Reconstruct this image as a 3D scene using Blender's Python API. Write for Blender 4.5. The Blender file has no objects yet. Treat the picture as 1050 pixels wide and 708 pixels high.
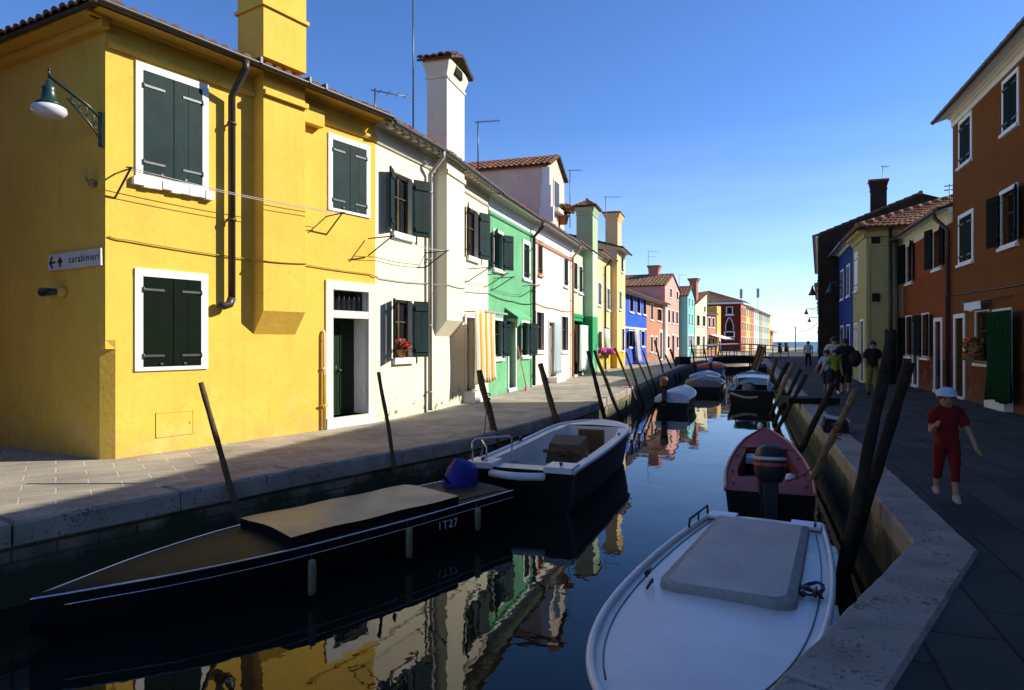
import bpy, bmesh, math, random
from mathutils import Vector, Matrix
random.seed(7)
sc = bpy.context.scene
COL = sc.collection
PI = math.pi
R = math.radians

# ------------------------------------------------------------------ materials
def mat(name, col, rough=.8, spec=.3, mottle=0.0, mscale=3.0, bump=0.0, bscale=40.0, metallic=0.0, col2=None, detail=6):
    m = bpy.data.materials.new(name); m.use_nodes = True
    nt = m.node_tree; b = nt.nodes['Principled BSDF']
    b.inputs['Base Color'].default_value = (*col, 1)
    b.inputs['Roughness'].default_value = rough
    b.inputs['Specular IOR Level'].default_value = spec
    b.inputs['Metallic'].default_value = metallic
    tc = nt.nodes.new('ShaderNodeTexCoord')
    if mottle > 0:
        n = nt.nodes.new('ShaderNodeTexNoise'); n.inputs['Scale'].default_value = mscale; n.inputs['Detail'].default_value = detail
        n.inputs['Roughness'].default_value = .65
        nt.links.new(tc.outputs['Object'], n.inputs['Vector'])
        r = nt.nodes.new('ShaderNodeValToRGB')
        r.color_ramp.elements[0].position = .32; r.color_ramp.elements[1].position = .68
        c2 = col2 if col2 else tuple(c * (1 - mottle) for c in col)
        r.color_ramp.elements[0].color = (*c2, 1); r.color_ramp.elements[1].color = (*col, 1)
        nt.links.new(n.outputs['Fac'], r.inputs['Fac']); nt.links.new(r.outputs['Color'], b.inputs['Base Color'])
    if bump > 0:
        n2 = nt.nodes.new('ShaderNodeTexNoise'); n2.inputs['Scale'].default_value = bscale; n2.inputs['Detail'].default_value = 8
        nt.links.new(tc.outputs['Object'], n2.inputs['Vector'])
        bp = nt.nodes.new('ShaderNodeBump'); bp.inputs['Strength'].default_value = bump; bp.inputs['Distance'].default_value = .02
        nt.links.new(n2.outputs['Fac'], bp.inputs['Height']); nt.links.new(bp.outputs['Normal'], b.inputs['Normal'])
    return m

def stucco(name, col, base=None, basez=0.0, dirt=.0, peel=False, mottle=.14):
    """plaster wall: mottled colour, vertical rain streaks, worn foot, optional painted base band"""
    m = bpy.data.materials.new(name); m.use_nodes = True
    nt = m.node_tree; N = nt.nodes; Lk = nt.links; b = N['Principled BSDF']
    b.inputs['Roughness'].default_value = .9; b.inputs['Specular IOR Level'].default_value = .15
    tc = N.new('ShaderNodeTexCoord')
    def noise(scale, detail=6, vec=None, rough=.6):
        n = N.new('ShaderNodeTexNoise'); n.inputs['Scale'].default_value = scale; n.inputs['Detail'].default_value = detail
        n.inputs['Roughness'].default_value = rough
        Lk.new(vec if vec else tc.outputs['Object'], n.inputs['Vector']); return n.outputs['Fac']
    def ramp(fac, p0, p1, c0, c1):
        r = N.new('ShaderNodeValToRGB'); r.color_ramp.elements[0].position = p0; r.color_ramp.elements[1].position = p1
        r.color_ramp.elements[0].color = (*c0, 1); r.color_ramp.elements[1].color = (*c1, 1)
        Lk.new(fac, r.inputs['Fac']); return r.outputs['Color']
    def mixc(fac, a, bcol):
        x = N.new('ShaderNodeMix'); x.data_type = 'RGBA'
        Lk.new(fac, x.inputs['Factor']) if not isinstance(fac, float) else None
        if isinstance(fac, float): x.inputs['Factor'].default_value = fac
        for i, v in (('A', a), ('B', bcol)):
            s = [q for q in x.inputs if q.name == i and q.type == 'RGBA'][0]
            if isinstance(v, tuple): s.default_value = (*v, 1)
            else: Lk.new(v, s)
        return [o for o in x.outputs if o.type == 'RGBA'][0]
    dk = tuple(c * (1 - mottle) for c in col)
    c = ramp(noise(1.3), .35, .65, dk, col)
    c = mixc(ramp(noise(9), .45, .7, (0, 0, 0), (.5, .5, .5)), c, tuple(x * (1 - mottle * 1.2) for x in col))
    sep = N.new('ShaderNodeSeparateXYZ'); Lk.new(tc.outputs['Object'], sep.inputs[0])
    if base:
        mt = N.new('ShaderNodeMath'); mt.operation = 'LESS_THAN'; mt.inputs[1].default_value = basez
        Lk.new(sep.outputs['Z'], mt.inputs[0]); c = mixc(mt.outputs[0], c, base)
    # streaks
    mp = N.new('ShaderNodeMapping'); mp.inputs['Scale'].default_value = (4, 4, .35); Lk.new(tc.outputs['Object'], mp.inputs[0])
    st = ramp(noise(2.2, 5, mp.outputs[0]), .52, .78, (0, 0, 0), (.32, .32, .32))
    c = mixc(st, c, tuple(x * .62 for x in col))
    # rising damp at the foot
    mr = N.new('ShaderNodeMapRange'); mr.inputs['From Min'].default_value = .0; mr.inputs['From Max'].default_value = .9
    mr.inputs['To Min'].default_value = 1; mr.inputs['To Max'].default_value = 0; Lk.new(sep.outputs['Z'], mr.inputs['Value'])
    nn = noise(3.5, 8)
    mm = N.new('ShaderNodeMath'); mm.operation = 'MULTIPLY'; Lk.new(mr.outputs[0], mm.inputs[0]); Lk.new(nn, mm.inputs[1])
    c = mixc(ramp(mm.outputs[0], .22, .55, (0, 0, 0), (.6, .6, .6)), c, tuple(x * .5 + .06 for x in col))
    c = mixc(ramp(noise(.55, 8, None, .7), .56, .60, (0, 0, 0), (.35, .35, .35)), c, tuple(x * (1 - mottle) * .93 for x in col))
    mr3 = N.new('ShaderNodeMapRange'); mr3.inputs['From Min'].default_value = .2; mr3.inputs['From Max'].default_value = 2.2; mr3.inputs['To Min'].default_value = .10; mr3.inputs['To Max'].default_value = -.06; Lk.new(sep.outputs['Z'], mr3.inputs['Value'])
    ad3 = N.new('ShaderNodeMath'); ad3.operation = 'ADD'; Lk.new(noise(2.1, 9, None, .7), ad3.inputs[0]); Lk.new(mr3.outputs[0], ad3.inputs[1])
    c = mixc(ramp(ad3.outputs[0], .60, .70, (0, 0, 0), (.30, .30, .30)), c, tuple(min(.8, x * .8 + .16) for x in col))
    vo = N.new('ShaderNodeTexVoronoi'); vo.feature = 'DISTANCE_TO_EDGE'; vo.inputs['Scale'].default_value = .55; Lk.new(tc.outputs['Object'], vo.inputs['Vector'])
    wob = N.new('ShaderNodeMath'); wob.operation = 'MULTIPLY_ADD'; Lk.new(noise(7, 6), wob.inputs[0]); wob.inputs[1].default_value = .05; Lk.new(vo.outputs['Distance'], wob.inputs[2])
    c = mixc(ramp(wob.outputs[0], .0225, .027, (.35, .35, .35), (0, 0, 0)), c, tuple(x * .55 for x in col))
    if peel:
        mr2 = N.new('ShaderNodeMapRange'); mr2.inputs['From Min'].default_value = .15; mr2.inputs['From Max'].default_value = 1.7
        mr2.inputs['To Min'].default_value = .16; mr2.inputs['To Max'].default_value = 0; Lk.new(sep.outputs['Z'], mr2.inputs['Value'])
        ad = N.new('ShaderNodeMath'); ad.operation = 'ADD'; Lk.new(noise(4.3, 7, None, .7), ad.inputs[0]); Lk.new(mr2.outputs[0], ad.inputs[1])
        c = mixc(ramp(ad.outputs[0], .735, .75, (0, 0, 0), (1, 1, 1)), c, (.17, .14, .09))
    Lk.new(c, b.inputs['Base Color'])
    bp = N.new('ShaderNodeBump'); bp.inputs['Strength'].default_value = .35; bp.inputs['Distance'].default_value = .015
    Lk.new(noise(14, 9), bp.inputs['Height']); Lk.new(bp.outputs['Normal'], b.inputs['Normal'])
    return m

M = {}
M['shut'] = mat('shutter_green_paint', (.010, .034, .034), .6, .12, .5, 2.2, .12, 24)
M['shut_dk'] = mat('shutter_dark_green_paint', (.0035, .009, .004), .75, .08, .3, 5, .1, 30)
M['shut_blue'] = mat('shutter_blue_paint', (.03, .06, .09), .5, .35, .3, 5)
M['stone'] = mat('istrian_stone', (.72, .70, .65), .75, .3, .16, 6, .25, 60)
M['white_paint'] = mat('white_trim', (.8, .79, .76), .7, .3, .08, 4, .1, 50)
M['iron'] = mat('dark_iron', (.02, .022, .024), .45, .5, .3, 20)
M['hinge'] = mat('hinge_metal', (.12, .13, .13), .4, .5, .4, 30, metallic=.6)
M['copper'] = mat('brown_gutter_metal', (.05, .038, .03), .45, .5, .4, 3)
M['greygut'] = mat('grey_gutter_metal', (.07, .085, .09), .4, .5, .35, 3)
M['zinc'] = mat('pale_pipe_metal', (.42, .40, .36), .5, .4, .2, 3)
M['tile'] = mat('terracotta_tile', (.34, .15, .075), .85, .2, .6, 5, .3, 25, col2=(.12, .06, .04))
M['tile_far'] = mat('terracotta_tile_pale', (.38, .21, .11), .85, .2, .5, 2.5, .3, 12, col2=(.17, .085, .05))
M['glass'] = mat('window_glass', (.012, .014, .016), .06, .5)
M['inside'] = mat('dark_interior', (.02, .018, .015), .9, .1)
M['soffit'] = mat('eave_wood', (.10, .07, .04), .8, .2, .4, 5)
M['wood'] = mat('weathered_wood', (.12, .075, .035), .8, .2, .55, 6, .3, 30, col2=(.045, .03, .018))
M['wood_lt'] = mat('pale_pole_wood', (.22, .14, .07), .75, .25, .5, 6, .3, 30)
M['wood_bk'] = mat('tarred_wood', (.016, .014, .012), .7, .25, .5, 6, .3, 30)
M['door_gr'] = mat('door_green_paint', (.004, .024, .008), .4, .3, .3, 4)
M['door_br'] = mat('door_brown_wood', (.07, .035, .015), .5, .3, .4, 6)
def pole_mat(name, c1, c2):
    m = mat(name, c1, .85, .2, .5, 7, .5, 26, col2=c2); nt = m.node_tree; N = nt.nodes; Lk = nt.links; b = N['Principled BSDF']
    src = b.inputs['Base Color'].links[0].from_socket; tc = N.new('ShaderNodeTexCoord'); sep = N.new('ShaderNodeSeparateXYZ'); Lk.new(tc.outputs['Object'], sep.inputs[0])
    n = N.new('ShaderNodeTexNoise'); n.inputs['Scale'].default_value = 5; Lk.new(tc.outputs['Object'], n.inputs['Vector'])
    ma = N.new('ShaderNodeMath'); ma.operation = 'MULTIPLY_ADD'; Lk.new(n.outputs['Fac'], ma.inputs[0]); ma.inputs[1].default_value = .5; Lk.new(sep.outputs['Z'], ma.inputs[2])
    mr = N.new('ShaderNodeMapRange'); mr.inputs['From Min'].default_value = -.25; mr.inputs['From Max'].default_value = .0; mr.inputs['To Min'].default_value = 1; mr.inputs['To Max'].default_value = 0; Lk.new(ma.outputs[0], mr.inputs['Value'])
    x = N.new('ShaderNodeMix'); x.data_type = 'RGBA'; Lk.new(mr.outputs[0], x.inputs['Factor']); A = [q for q in x.inputs if q.type == 'RGBA']; Lk.new(src, A[0]); A[1].default_value = (.03, .032, .012, 1)
    Lk.new([o for o in x.outputs if o.type == 'RGBA'][0], b.inputs['Base Color']); return m
M['pole_wood'] = pole_mat('pole_weathered_wood', (.13,.085,.045), (.05,.034,.02)); M['pole_pale'] = pole_mat('pole_pale_wood', (.30,.19,.09), (.13,.08,.04)); M['pole_tar'] = pole_mat('pole_tarred_wood', (.040,.031,.020), (.010,.008,.006))

def brick_wall_mat():
    m = bpy.data.materials.new('mossy_canal_brick'); m.use_nodes = True; nt = m.node_tree; N = nt.nodes; Lk = nt.links; b = N['Principled BSDF']
    b.inputs['Roughness'].default_value = .85
    uv = N.new('ShaderNodeUVMap'); tc = N.new('ShaderNodeTexCoord')
    br = N.new('ShaderNodeTexBrick'); br.inputs['Scale'].default_value = 1
    br.inputs['Brick Width'].default_value = .36; br.inputs['Row Height'].default_value = .12; br.inputs['Mortar Size'].default_value = .012
    br.inputs['Color1'].default_value = (.32, .25, .15, 1); br.inputs['Color2'].default_value = (.20, .17, .10, 1); br.inputs['Mortar'].default_value = (.1, .09, .06, 1)
    Lk.new(uv.outputs[0], br.inputs['Vector'])
    n = N.new('ShaderNodeTexNoise'); n.inputs['Scale'].default_value = 2.2; n.inputs['Detail'].default_value = 9; Lk.new(tc.outputs['Object'], n.inputs['Vector'])
    sep = N.new('ShaderNodeSeparateXYZ'); Lk.new(tc.outputs['Object'], sep.inputs[0])
    mr = N.new('ShaderNodeMapRange'); mr.inputs['From Min'].default_value = -.75; mr.inputs['From Max'].default_value = -.05
    mr.inputs['To Min'].default_value = .62; mr.inputs['To Max'].default_value = -.12; Lk.new(sep.outputs['Z'], mr.inputs['Value'])
    ad = N.new('ShaderNodeMath'); ad.operation = 'ADD'; Lk.new(n.outputs['Fac'], ad.inputs[0]); Lk.new(mr.outputs[0], ad.inputs[1])
    r = N.new('ShaderNodeValToRGB'); r.color_ramp.elements[0].position = .5; r.color_ramp.elements[1].position = .8
    Lk.new(ad.outputs[0], r.inputs['Fac'])
    x = N.new('ShaderNodeMix'); x.data_type = 'RGBA'; Lk.new(r.outputs['Color'], x.inputs['Factor'])
    A = [q for q in x.inputs if q.type == 'RGBA']; Lk.new(br.outputs['Color'], A[0]); A[1].default_value = (.035, .04, .012, 1)
    Lk.new([o for o in x.outputs if o.type == 'RGBA'][0], b.inputs['Base Color'])
    bp = N.new('ShaderNodeBump'); bp.inputs['Strength'].default_value = .8; bp.inputs['Distance'].default_value = .03
    Lk.new(br.outputs['Fac'], bp.inputs['Height']); bp.invert = True
    Lk.new(bp.outputs['Normal'], b.inputs['Normal'])
    return m
M['canal'] = brick_wall_mat()

def paving_mat(name, c1, c2, mortar, rot, w=.62, h=.34):
    m = bpy.data.materials.new(name); m.use_nodes = True; nt = m.node_tree; N = nt.nodes; Lk = nt.links; b = N['Principled BSDF']
    b.inputs['Roughness'].default_value = .85; b.inputs['Specular IOR Level'].default_value = .2
    tc = N.new('ShaderNodeTexCoord'); mp = N.new('ShaderNodeMapping'); mp.inputs['Rotation'].default_value = (0, 0, rot)
    Lk.new(tc.outputs['Object'], mp.inputs[0])
    br = N.new('ShaderNodeTexBrick'); br.inputs['Scale'].default_value = 1; br.inputs['Brick Width'].default_value = w; br.inputs['Row Height'].default_value = h
    br.inputs['Mortar Size'].default_value = .012; br.inputs['Mortar Smooth'].default_value = .4
    br.inputs['Color1'].default_value = (*c1, 1); br.inputs['Color2'].default_value = (*c2, 1); br.inputs['Mortar'].default_value = (*mortar, 1)
    Lk.new(mp.outputs[0], br.inputs['Vector'])
    n = N.new('ShaderNodeTexNoise'); n.inputs['Scale'].default_value = 1.1; n.inputs['Detail'].default_value = 9; Lk.new(tc.outputs['Object'], n.inputs['Vector'])
    r = N.new('ShaderNodeValToRGB'); r.color_ramp.elements[0].position = .3; r.color_ramp.elements[1].position = .75
    r.color_ramp.elements[0].color = (.62, .62, .62, 1); r.color_ramp.elements[1].color = (1.15, 1.12, 1.08, 1); Lk.new(n.outputs['Fac'], r.inputs['Fac'])
    x = N.new('ShaderNodeMix'); x.data_type = 'RGBA'; x.blend_type = 'MULTIPLY'; x.inputs['Factor'].default_value = 1
    A = [q for q in x.inputs if q.type == 'RGBA']; Lk.new(br.outputs['Color'], A[0]); Lk.new(r.outputs['Color'], A[1])
    Lk.new([o for o in x.outputs if o.type == 'RGBA'][0], b.inputs['Base Color'])
    n2 = N.new('ShaderNodeTexNoise'); n2.inputs['Scale'].default_value = 28; n2.inputs['Detail'].default_value = 8; Lk.new(tc.outputs['Object'], n2.inputs['Vector'])
    mm = N.new('ShaderNodeMath'); mm.operation = 'MULTIPLY_ADD'; Lk.new(br.outputs['Fac'], mm.inputs[0]); mm.inputs[1].default_value = -.8; Lk.new(n2.outputs['Fac'], mm.inputs[2])
    bp = N.new('ShaderNodeBump'); bp.inputs['Strength'].default_value = .45; bp.inputs['Distance'].default_value = .012
    Lk.new(mm.outputs[0], bp.inputs['Height']); Lk.new(bp.outputs['Normal'], b.inputs['Normal'])
    return m
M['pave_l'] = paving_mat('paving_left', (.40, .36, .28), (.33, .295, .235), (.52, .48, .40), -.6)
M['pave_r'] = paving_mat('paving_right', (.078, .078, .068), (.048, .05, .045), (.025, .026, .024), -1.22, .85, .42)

def speckle_stone():
    m = bpy.data.materials.new('kerb_stone'); m.use_nodes = True; nt = m.node_tree; N = nt.nodes; Lk = nt.links; b = N['Principled BSDF']
    b.inputs['Roughness'].default_value = .8; b.inputs['Specular IOR Level'].default_value = .25
    tc = N.new('ShaderNodeTexCoord')
    def nz(s, d): 
        n = N.new('ShaderNodeTexNoise'); n.inputs['Scale'].default_value = s; n.inputs['Detail'].default_value = d; Lk.new(tc.outputs['Object'], n.inputs['Vector']); return n
    r = N.new('ShaderNodeValToRGB'); r.color_ramp.elements[0].position = .3; r.color_ramp.elements[1].position = .7
    r.color_ramp.elements[0].color = (.24, .20, .155, 1); r.color_ramp.elements[1].color = (.38, .33, .27, 1); Lk.new(nz(2.5, 8).outputs['Fac'], r.inputs['Fac'])
    r2 = N.new('ShaderNodeValToRGB'); r2.color_ramp.elements[0].position = .60; r2.color_ramp.elements[1].position = .70
    m3 = N.new('ShaderNodeMath'); m3.operation = 'MULTIPLY_ADD'; Lk.new(nz(3.1, 5).outputs['Fac'], m3.inputs[0]); m3.inputs[1].default_value = .55; m3.inputs[2].default_value = -.27
    m4 = N.new('ShaderNodeMath'); m4.operation = 'ADD'; Lk.new(nz(34, 5).outputs['Fac'], m4.inputs[0]); Lk.new(m3.outputs[0], m4.inputs[1]); Lk.new(m4.outputs[0], r2.inputs['Fac'])
    x = N.new('ShaderNodeMix'); x.data_type = 'RGBA'; Lk.new(r2.outputs['Color'], x.inputs['Factor'])
    A = [q for q in x.inputs if q.type == 'RGBA']; Lk.new(r.outputs['Color'], A[0]); A[1].default_value = (.12, .10, .085, 1)
    Lk.new([o for o in x.outputs if o.type == 'RGBA'][0], b.inputs['Base Color'])
    bp = N.new('ShaderNodeBump'); bp.inputs['Strength'].default_value = .4; bp.inputs['Distance'].default_value = .01
    Lk.new(nz(30, 6).outputs['Fac'], bp.inputs['Height']); Lk.new(bp.outputs['Normal'], b.inputs['Normal'])
    return m
M['kerb'] = speckle_stone()

def water_mat():
    m = bpy.data.materials.new('canal_water'); m.use_nodes = True; nt = m.node_tree; N = nt.nodes; Lk = nt.links; b = N['Principled BSDF']
    b.inputs['Base Color'].default_value = (.006, .012, .008, 1); b.inputs['Roughness'].default_value = .015; b.inputs['IOR'].default_value = 1.33
    b.inputs['Specular IOR Level'].default_value = .5
    tc = N.new('ShaderNodeTexCoord')
    mp = N.new('ShaderNodeMapping'); mp.inputs['Rotation'].default_value = (0, 0, -.35); mp.inputs['Scale'].default_value = (1, .75, 1); Lk.new(tc.outputs['Object'], mp.inputs[0])
    n = N.new('ShaderNodeTexNoise'); n.inputs['Scale'].default_value = 1.6; n.inputs['Detail'].default_value = 2.5; n.inputs['Roughness'].default_value = .45; Lk.new(mp.outputs[0], n.inputs['Vector'])
    n2 = N.new('ShaderNodeTexNoise'); n2.inputs['Scale'].default_value = 6; n2.inputs['Detail'].default_value = 2; Lk.new(mp.outputs[0], n2.inputs['Vector'])
    mm = N.new('ShaderNodeMath'); mm.operation = 'MULTIPLY_ADD'; Lk.new(n2.outputs['Fac'], mm.inputs[0]); mm.inputs[1].default_value = .22; Lk.new(n.outputs['Fac'], mm.inputs[2])
    bp = N.new('ShaderNodeBump'); bp.inputs['Strength'].default_value = .075; bp.inputs['Distance'].default_value = .05
    Lk.new(mm.outputs[0], bp.inputs['Height']); Lk.new(bp.outputs['Normal'], b.inputs['Normal'])
    return m
M['water'] = water_mat()
M['sea'] = mat('lagoon_water',(.012,.05,.09),.35,.5,.2,.05,1.0,.35)

# ------------------------------------------------------------------ mesh builder
class MB:
    def __init__(s): s.v = []; s.f = []; s.m = []; s.sm = []; s.uv = {}
    def add(s, vs, fs, mi=0, smooth=False):
        o = len(s.v); s.v += [tuple(v) for v in vs]
        for f in fs: s.f.append(tuple(o + i for i in f)); s.m.append(mi); s.sm.append(smooth)
        return s
    def box(s, x0, x1, y0, y1, z0, z1, mi=0, mtx=None):
        vs = [Vector(p) for p in ((x0,y0,z0),(x1,y0,z0),(x1,y1,z0),(x0,y1,z0),(x0,y0,z1),(x1,y0,z1),(x1,y1,z1),(x0,y1,z1))]
        if mtx: vs = [mtx @ v for v in vs]
        return s.add(vs, [(0,3,2,1),(4,5,6,7),(0,1,5,4),(1,2,6,5),(2,3,7,6),(3,0,4,7)], mi)
    def prism(s, poly, z0, z1, mi=0):
        n = len(poly); vs = [(p[0],p[1],z0) for p in poly] + [(p[0],p[1],z1) for p in poly]
        fs = [tuple(range(n-1,-1,-1)), tuple(range(n,2*n))] + [(i,(i+1)%n,n+(i+1)%n,n+i) for i in range(n)]
        return s.add(vs, fs, mi)
    def extrude_x(s, prof, x0, x1, mi=0):
        """profile in (y,z), extruded along x"""
        n = len(prof); vs = [(x0,p[0],p[1]) for p in prof] + [(x1,p[0],p[1]) for p in prof]
        fs = [tuple(range(n-1,-1,-1)), tuple(range(n,2*n))] + [(i,(i+1)%n,n+(i+1)%n,n+i) for i in range(n)]
        return s.add(vs, fs, mi)
    def tube(s, pts, rad, n=8, mi=0, cap=True, smooth=True):
        pts = [Vector(p) for p in pts]; k = len(pts)
        rr = rad if isinstance(rad, (list,tuple)) else [rad]*k
        vs = []; up = None
        for i,p in enumerate(pts):
            t = (pts[min(i+1,k-1)] - pts[max(i-1,0)])
            if t.length < 1e-9: t = Vector((0,0,1))
            t.normalize()
            if up is None:
                a = Vector((0,0,1)) if abs(t.z) < .9 else Vector((1,0,0)); up = (a - t*a.dot(t)).normalized()
            else:
                up = (up - t*up.dot(t)); up = up.normalized() if up.length > 1e-6 else t.orthogonal().normalized()
            sd = t.cross(up)
            for j in range(n):
                a = 2*PI*j/n; vs.append(p + (up*math.cos(a) + sd*math.sin(a))*rr[i])
        fs = [(i*n+j, i*n+(j+1)%n, (i+1)*n+(j+1)%n, (i+1)*n+j) for i in range(k-1) for j in range(n)]
        s.add(vs, fs, mi, smooth)
        if cap:
            o = len(s.v) - k*n
            s.f.append(tuple(o+j for j in range(n-1,-1,-1))); s.m.append(mi); s.sm.append(False)
            s.f.append(tuple(o+(k-1)*n+j for j in range(n))); s.m.append(mi); s.sm.append(False)
        return s
    def lathe(s, prof, c=(0,0,0), n=16, mi=0, mtx=None, smooth=True):
        vs = []
        for r,z in prof:
            for j in range(n):
                a = 2*PI*j/n; v = Vector((r*math.cos(a), r*math.sin(a), z))
                if mtx: v = mtx @ v
                vs.append(v + Vector(c))
        k = len(prof)
        return s.add(vs, [(i*n+j, i*n+(j+1)%n, (i+1)*n+(j+1)%n, (i+1)*n+j) for i in range(k-1) for j in range(n)], mi, smooth)
    def ball(s, c, r, n=10, mi=0, sc=(1,1,1)):
        vs = []; fs = []
        for i in range(n//2+1):
            th = PI*i/(n//2)
            for j in range(n):
                a = 2*PI*j/n
                vs.append((c[0]+r*sc[0]*math.sin(th)*math.cos(a), c[1]+r*sc[1]*math.sin(th)*math.sin(a), c[2]+r*sc[2]*math.cos(th)))
        for i in range(n//2):
            for j in range(n): fs.append((i*n+j,(i+1)*n+j,(i+1)*n+(j+1)%n,i*n+(j+1)%n))
        return s.add(vs, fs, mi, True)
    def grid(s, rows, mi=0, smooth=False, closed=False):
        n = len(rows[0]); vs = [p for r in rows for p in r]
        fs = []
        for i in range(len(rows)-1):
            for j in range(n if closed else n-1):
                fs.append((i*n+j, i*n+(j+1)%n, (i+1)*n+(j+1)%n, (i+1)*n+j))
        return s.add(vs, fs, mi, smooth)
    def build(s, name, mats, parent=None, uv=None):
        me = bpy.data.meshes.new(name); me.from_pydata(s.v, [], s.f); 
        if not isinstance(mats, (list,tuple)): mats = [mats]
        for m in mats: me.materials.append(m)
        me.polygons.foreach_set('material_index', s.m); me.polygons.foreach_set('use_smooth', s.sm)
        if uv:
            l = me.uv_layers.new(name='UVMap')
            for lp in me.loops: l.data[lp.index].uv = uv(me.vertices[lp.vertex_index].co)
        me.update(); me.validate()
        o = bpy.data.objects.new(name, me); COL.objects.link(o)
        if parent: o.parent = parent
        return o

def tag(o, label=None, cat=None, group=None, kind=None):
    if label: o['label'] = label
    if cat: o['category'] = cat
    if group: o['group'] = group
    if kind: o['kind'] = kind
    return o
def thing(name, label, cat, loc=(0,0,0), rz=0, group=None):
    o = bpy.data.objects.new(name, None); COL.objects.link(o); o.location = loc; o.rotation_euler = (0,0,rz); o.empty_display_size = .2
    return tag(o, label, cat, group)
def structure(o): o['kind'] = 'structure'; return o
def lerp(a,b,t): return a + (b-a)*t

# ------------------------------------------------------------------ the setting
WZ = -.75
wb = MB()
wb.add([(-6000,-300,WZ),(6000,-300,WZ),(6000,125,WZ),(-6000,125,WZ)], [(0,1,2,3)])
structure(wb.build('water', M['water']))

wb = MB(); wb.add([(-9000,125,WZ),(9000,125,WZ),(9000,16000,WZ),(-9000,16000,WZ)], [(0,1,2,3)])
structure(wb.build('lagoon', M['sea']))
KL = [(-13,-7),(-5.2,4.7),(-4.39,5.86),(-2.72,8.25),(-.72,10.93),(.6,13.6),(2.17,17.2),(4.13,23),(7.15,32),(10.6,42),(15.0,53.8),(20.4,67),(30.5,88),(44,112),(70,163),(80,178)]
KR = [(-9,-8.4),(-1.6,0),(1.28,3.18),(3.18,5.29),(7.35,17),(11.75,29.3),(16.9,43.7),(24.6,65.5),(33.5,88),(43,108)]
def offset_line(pts, d):
    out = []
    for i,p in enumerate(pts):
        a = Vector(pts[max(i-1,0)]); b = Vector(pts[i]); c = Vector(pts[min(i+1,len(pts)-1)])
        n1 = (b-a) if i > 0 else (c-b); n2 = (c-b) if i < len(pts)-1 else n1
        n1 = Vector((-n1.y,n1.x)).normalized(); n2 = Vector((-n2.y,n2.x)).normalized()
        n = (n1+n2); n = n/ max(.5, n.dot(n1)); out.append((b.x+n.x*d, b.y+n.y*d))
    return out
KW = .43
KLi = offset_line(KL, KW); KRi = offset_line(KR, -KW)
# pavements: one sheet each side of the canal, from the kerb to far behind the houses
def sheet(name, line, far, m):
    b = MB(); n = len(line)
    vs = [(x,y,0) for x,y in line] + [(x,y,0) for x,y in far]
    fs = [(i,i+1,n+i+1,n+i) for i in range(n-1)]
    b.add(vs, fs); return structure(b.build(name, m))
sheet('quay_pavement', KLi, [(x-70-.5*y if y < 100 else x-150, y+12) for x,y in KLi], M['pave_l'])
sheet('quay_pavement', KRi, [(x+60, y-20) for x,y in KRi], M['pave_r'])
# end faces of the land
e = MB(); x,y = KLi[-1]; e.box(x-150, x, y, y+.4, -1.5, -.004); structure(e.build('quay_end', M['kerb']))
e = MB(); x,y = KRi[-1]; e.box(x, x+60, y-.4, y, -1.5, -.004, mtx=Matrix.Translation((0,0,0))); structure(e.build('quay_end', M['kerb']))
# kerb of stone blocks, with open joints
def kerb(name, line, inner, blk, far=60):
    b = MB()
    for i in range(len(line)-1):
        o0,o1 = Vector(line[i]),Vector(line[i+1]); i0,i1 = Vector(inner[i]),Vector(inner[i+1])
        L = (o1-o0).length; n = max(1, round(L/blk)) if o0.y < far else 1
        ts = [0.0]
        for k in range(1,n): ts.append((k + random.uniform(-.2,.2))/n)
        ts.append(1.0); g = .006/L
        for k in range(n):
            ta,tb = ts[k]+g, ts[k+1]-g
            dz = random.uniform(-.006,.006); sk = random.uniform(-.01,.01)
            p = [o0.lerp(o1,ta), o0.lerp(o1,tb+sk/L), i0.lerp(i1,tb), i0.lerp(i1,ta)]
            z1 = .018+dz; z0 = -.20; bev = .022
            near = o0.y < 40; m_ = max(2, int(L*(tb-ta)/.12)) if near else 1
            per = []
            for (qa,qb,mm_) in ((p[0],p[1],m_),(p[1],p[2],3 if near else 1),(p[2],p[3],m_),(p[3],p[0],3 if near else 1)):
                for q_ in range(mm_): per.append(qa.lerp(qb,q_/mm_))
            c = sum((Vector(q) for q in per), Vector((0,0)))/len(per); nn = len(per)
            e0 = (o1-o0).normalized(); n0_ = Vector((-e0.y,e0.x))
            def inward(q, k_):
                d = c-q; return Vector((q.x,q.y)) + n0_*max(-k_,min(k_,d.dot(n0_))) + (e0*max(-k_,min(k_,d.dot(e0))) if abs(d.dot(e0)) > .42*L*(tb-ta) else Vector((0,0)))
            lo = [(q.x,q.y,z0) for q in per]; md_ = []; tp = []
            for q in per:
                ch = (random.random()**3)*.022 if near else 0
                a_ = inward(q, ch*.35); md_.append((a_.x,a_.y,z1-bev-ch)); t_ = inward(q, bev+ch*.4); tp.append((t_.x,t_.y,z1-random.uniform(0,.003)))
            fs_ = [(k_,(k_+1)%nn,nn+(k_+1)%nn,nn+k_) for k_ in range(nn)]+[(nn+k_,nn+(k_+1)%nn,2*nn+(k_+1)%nn,2*nn+k_) for k_ in range(nn)]
            b.add(lo+md_+tp, fs_+[tuple(range(2*nn,3*nn)), tuple(range(nn-1,-1,-1))])
    return structure(b.build(name, M['kerb']))
kerb('quay_kerb', KL, KLi, 1.5); kerb('quay_kerb', KR, KRi, 2.05)
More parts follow.
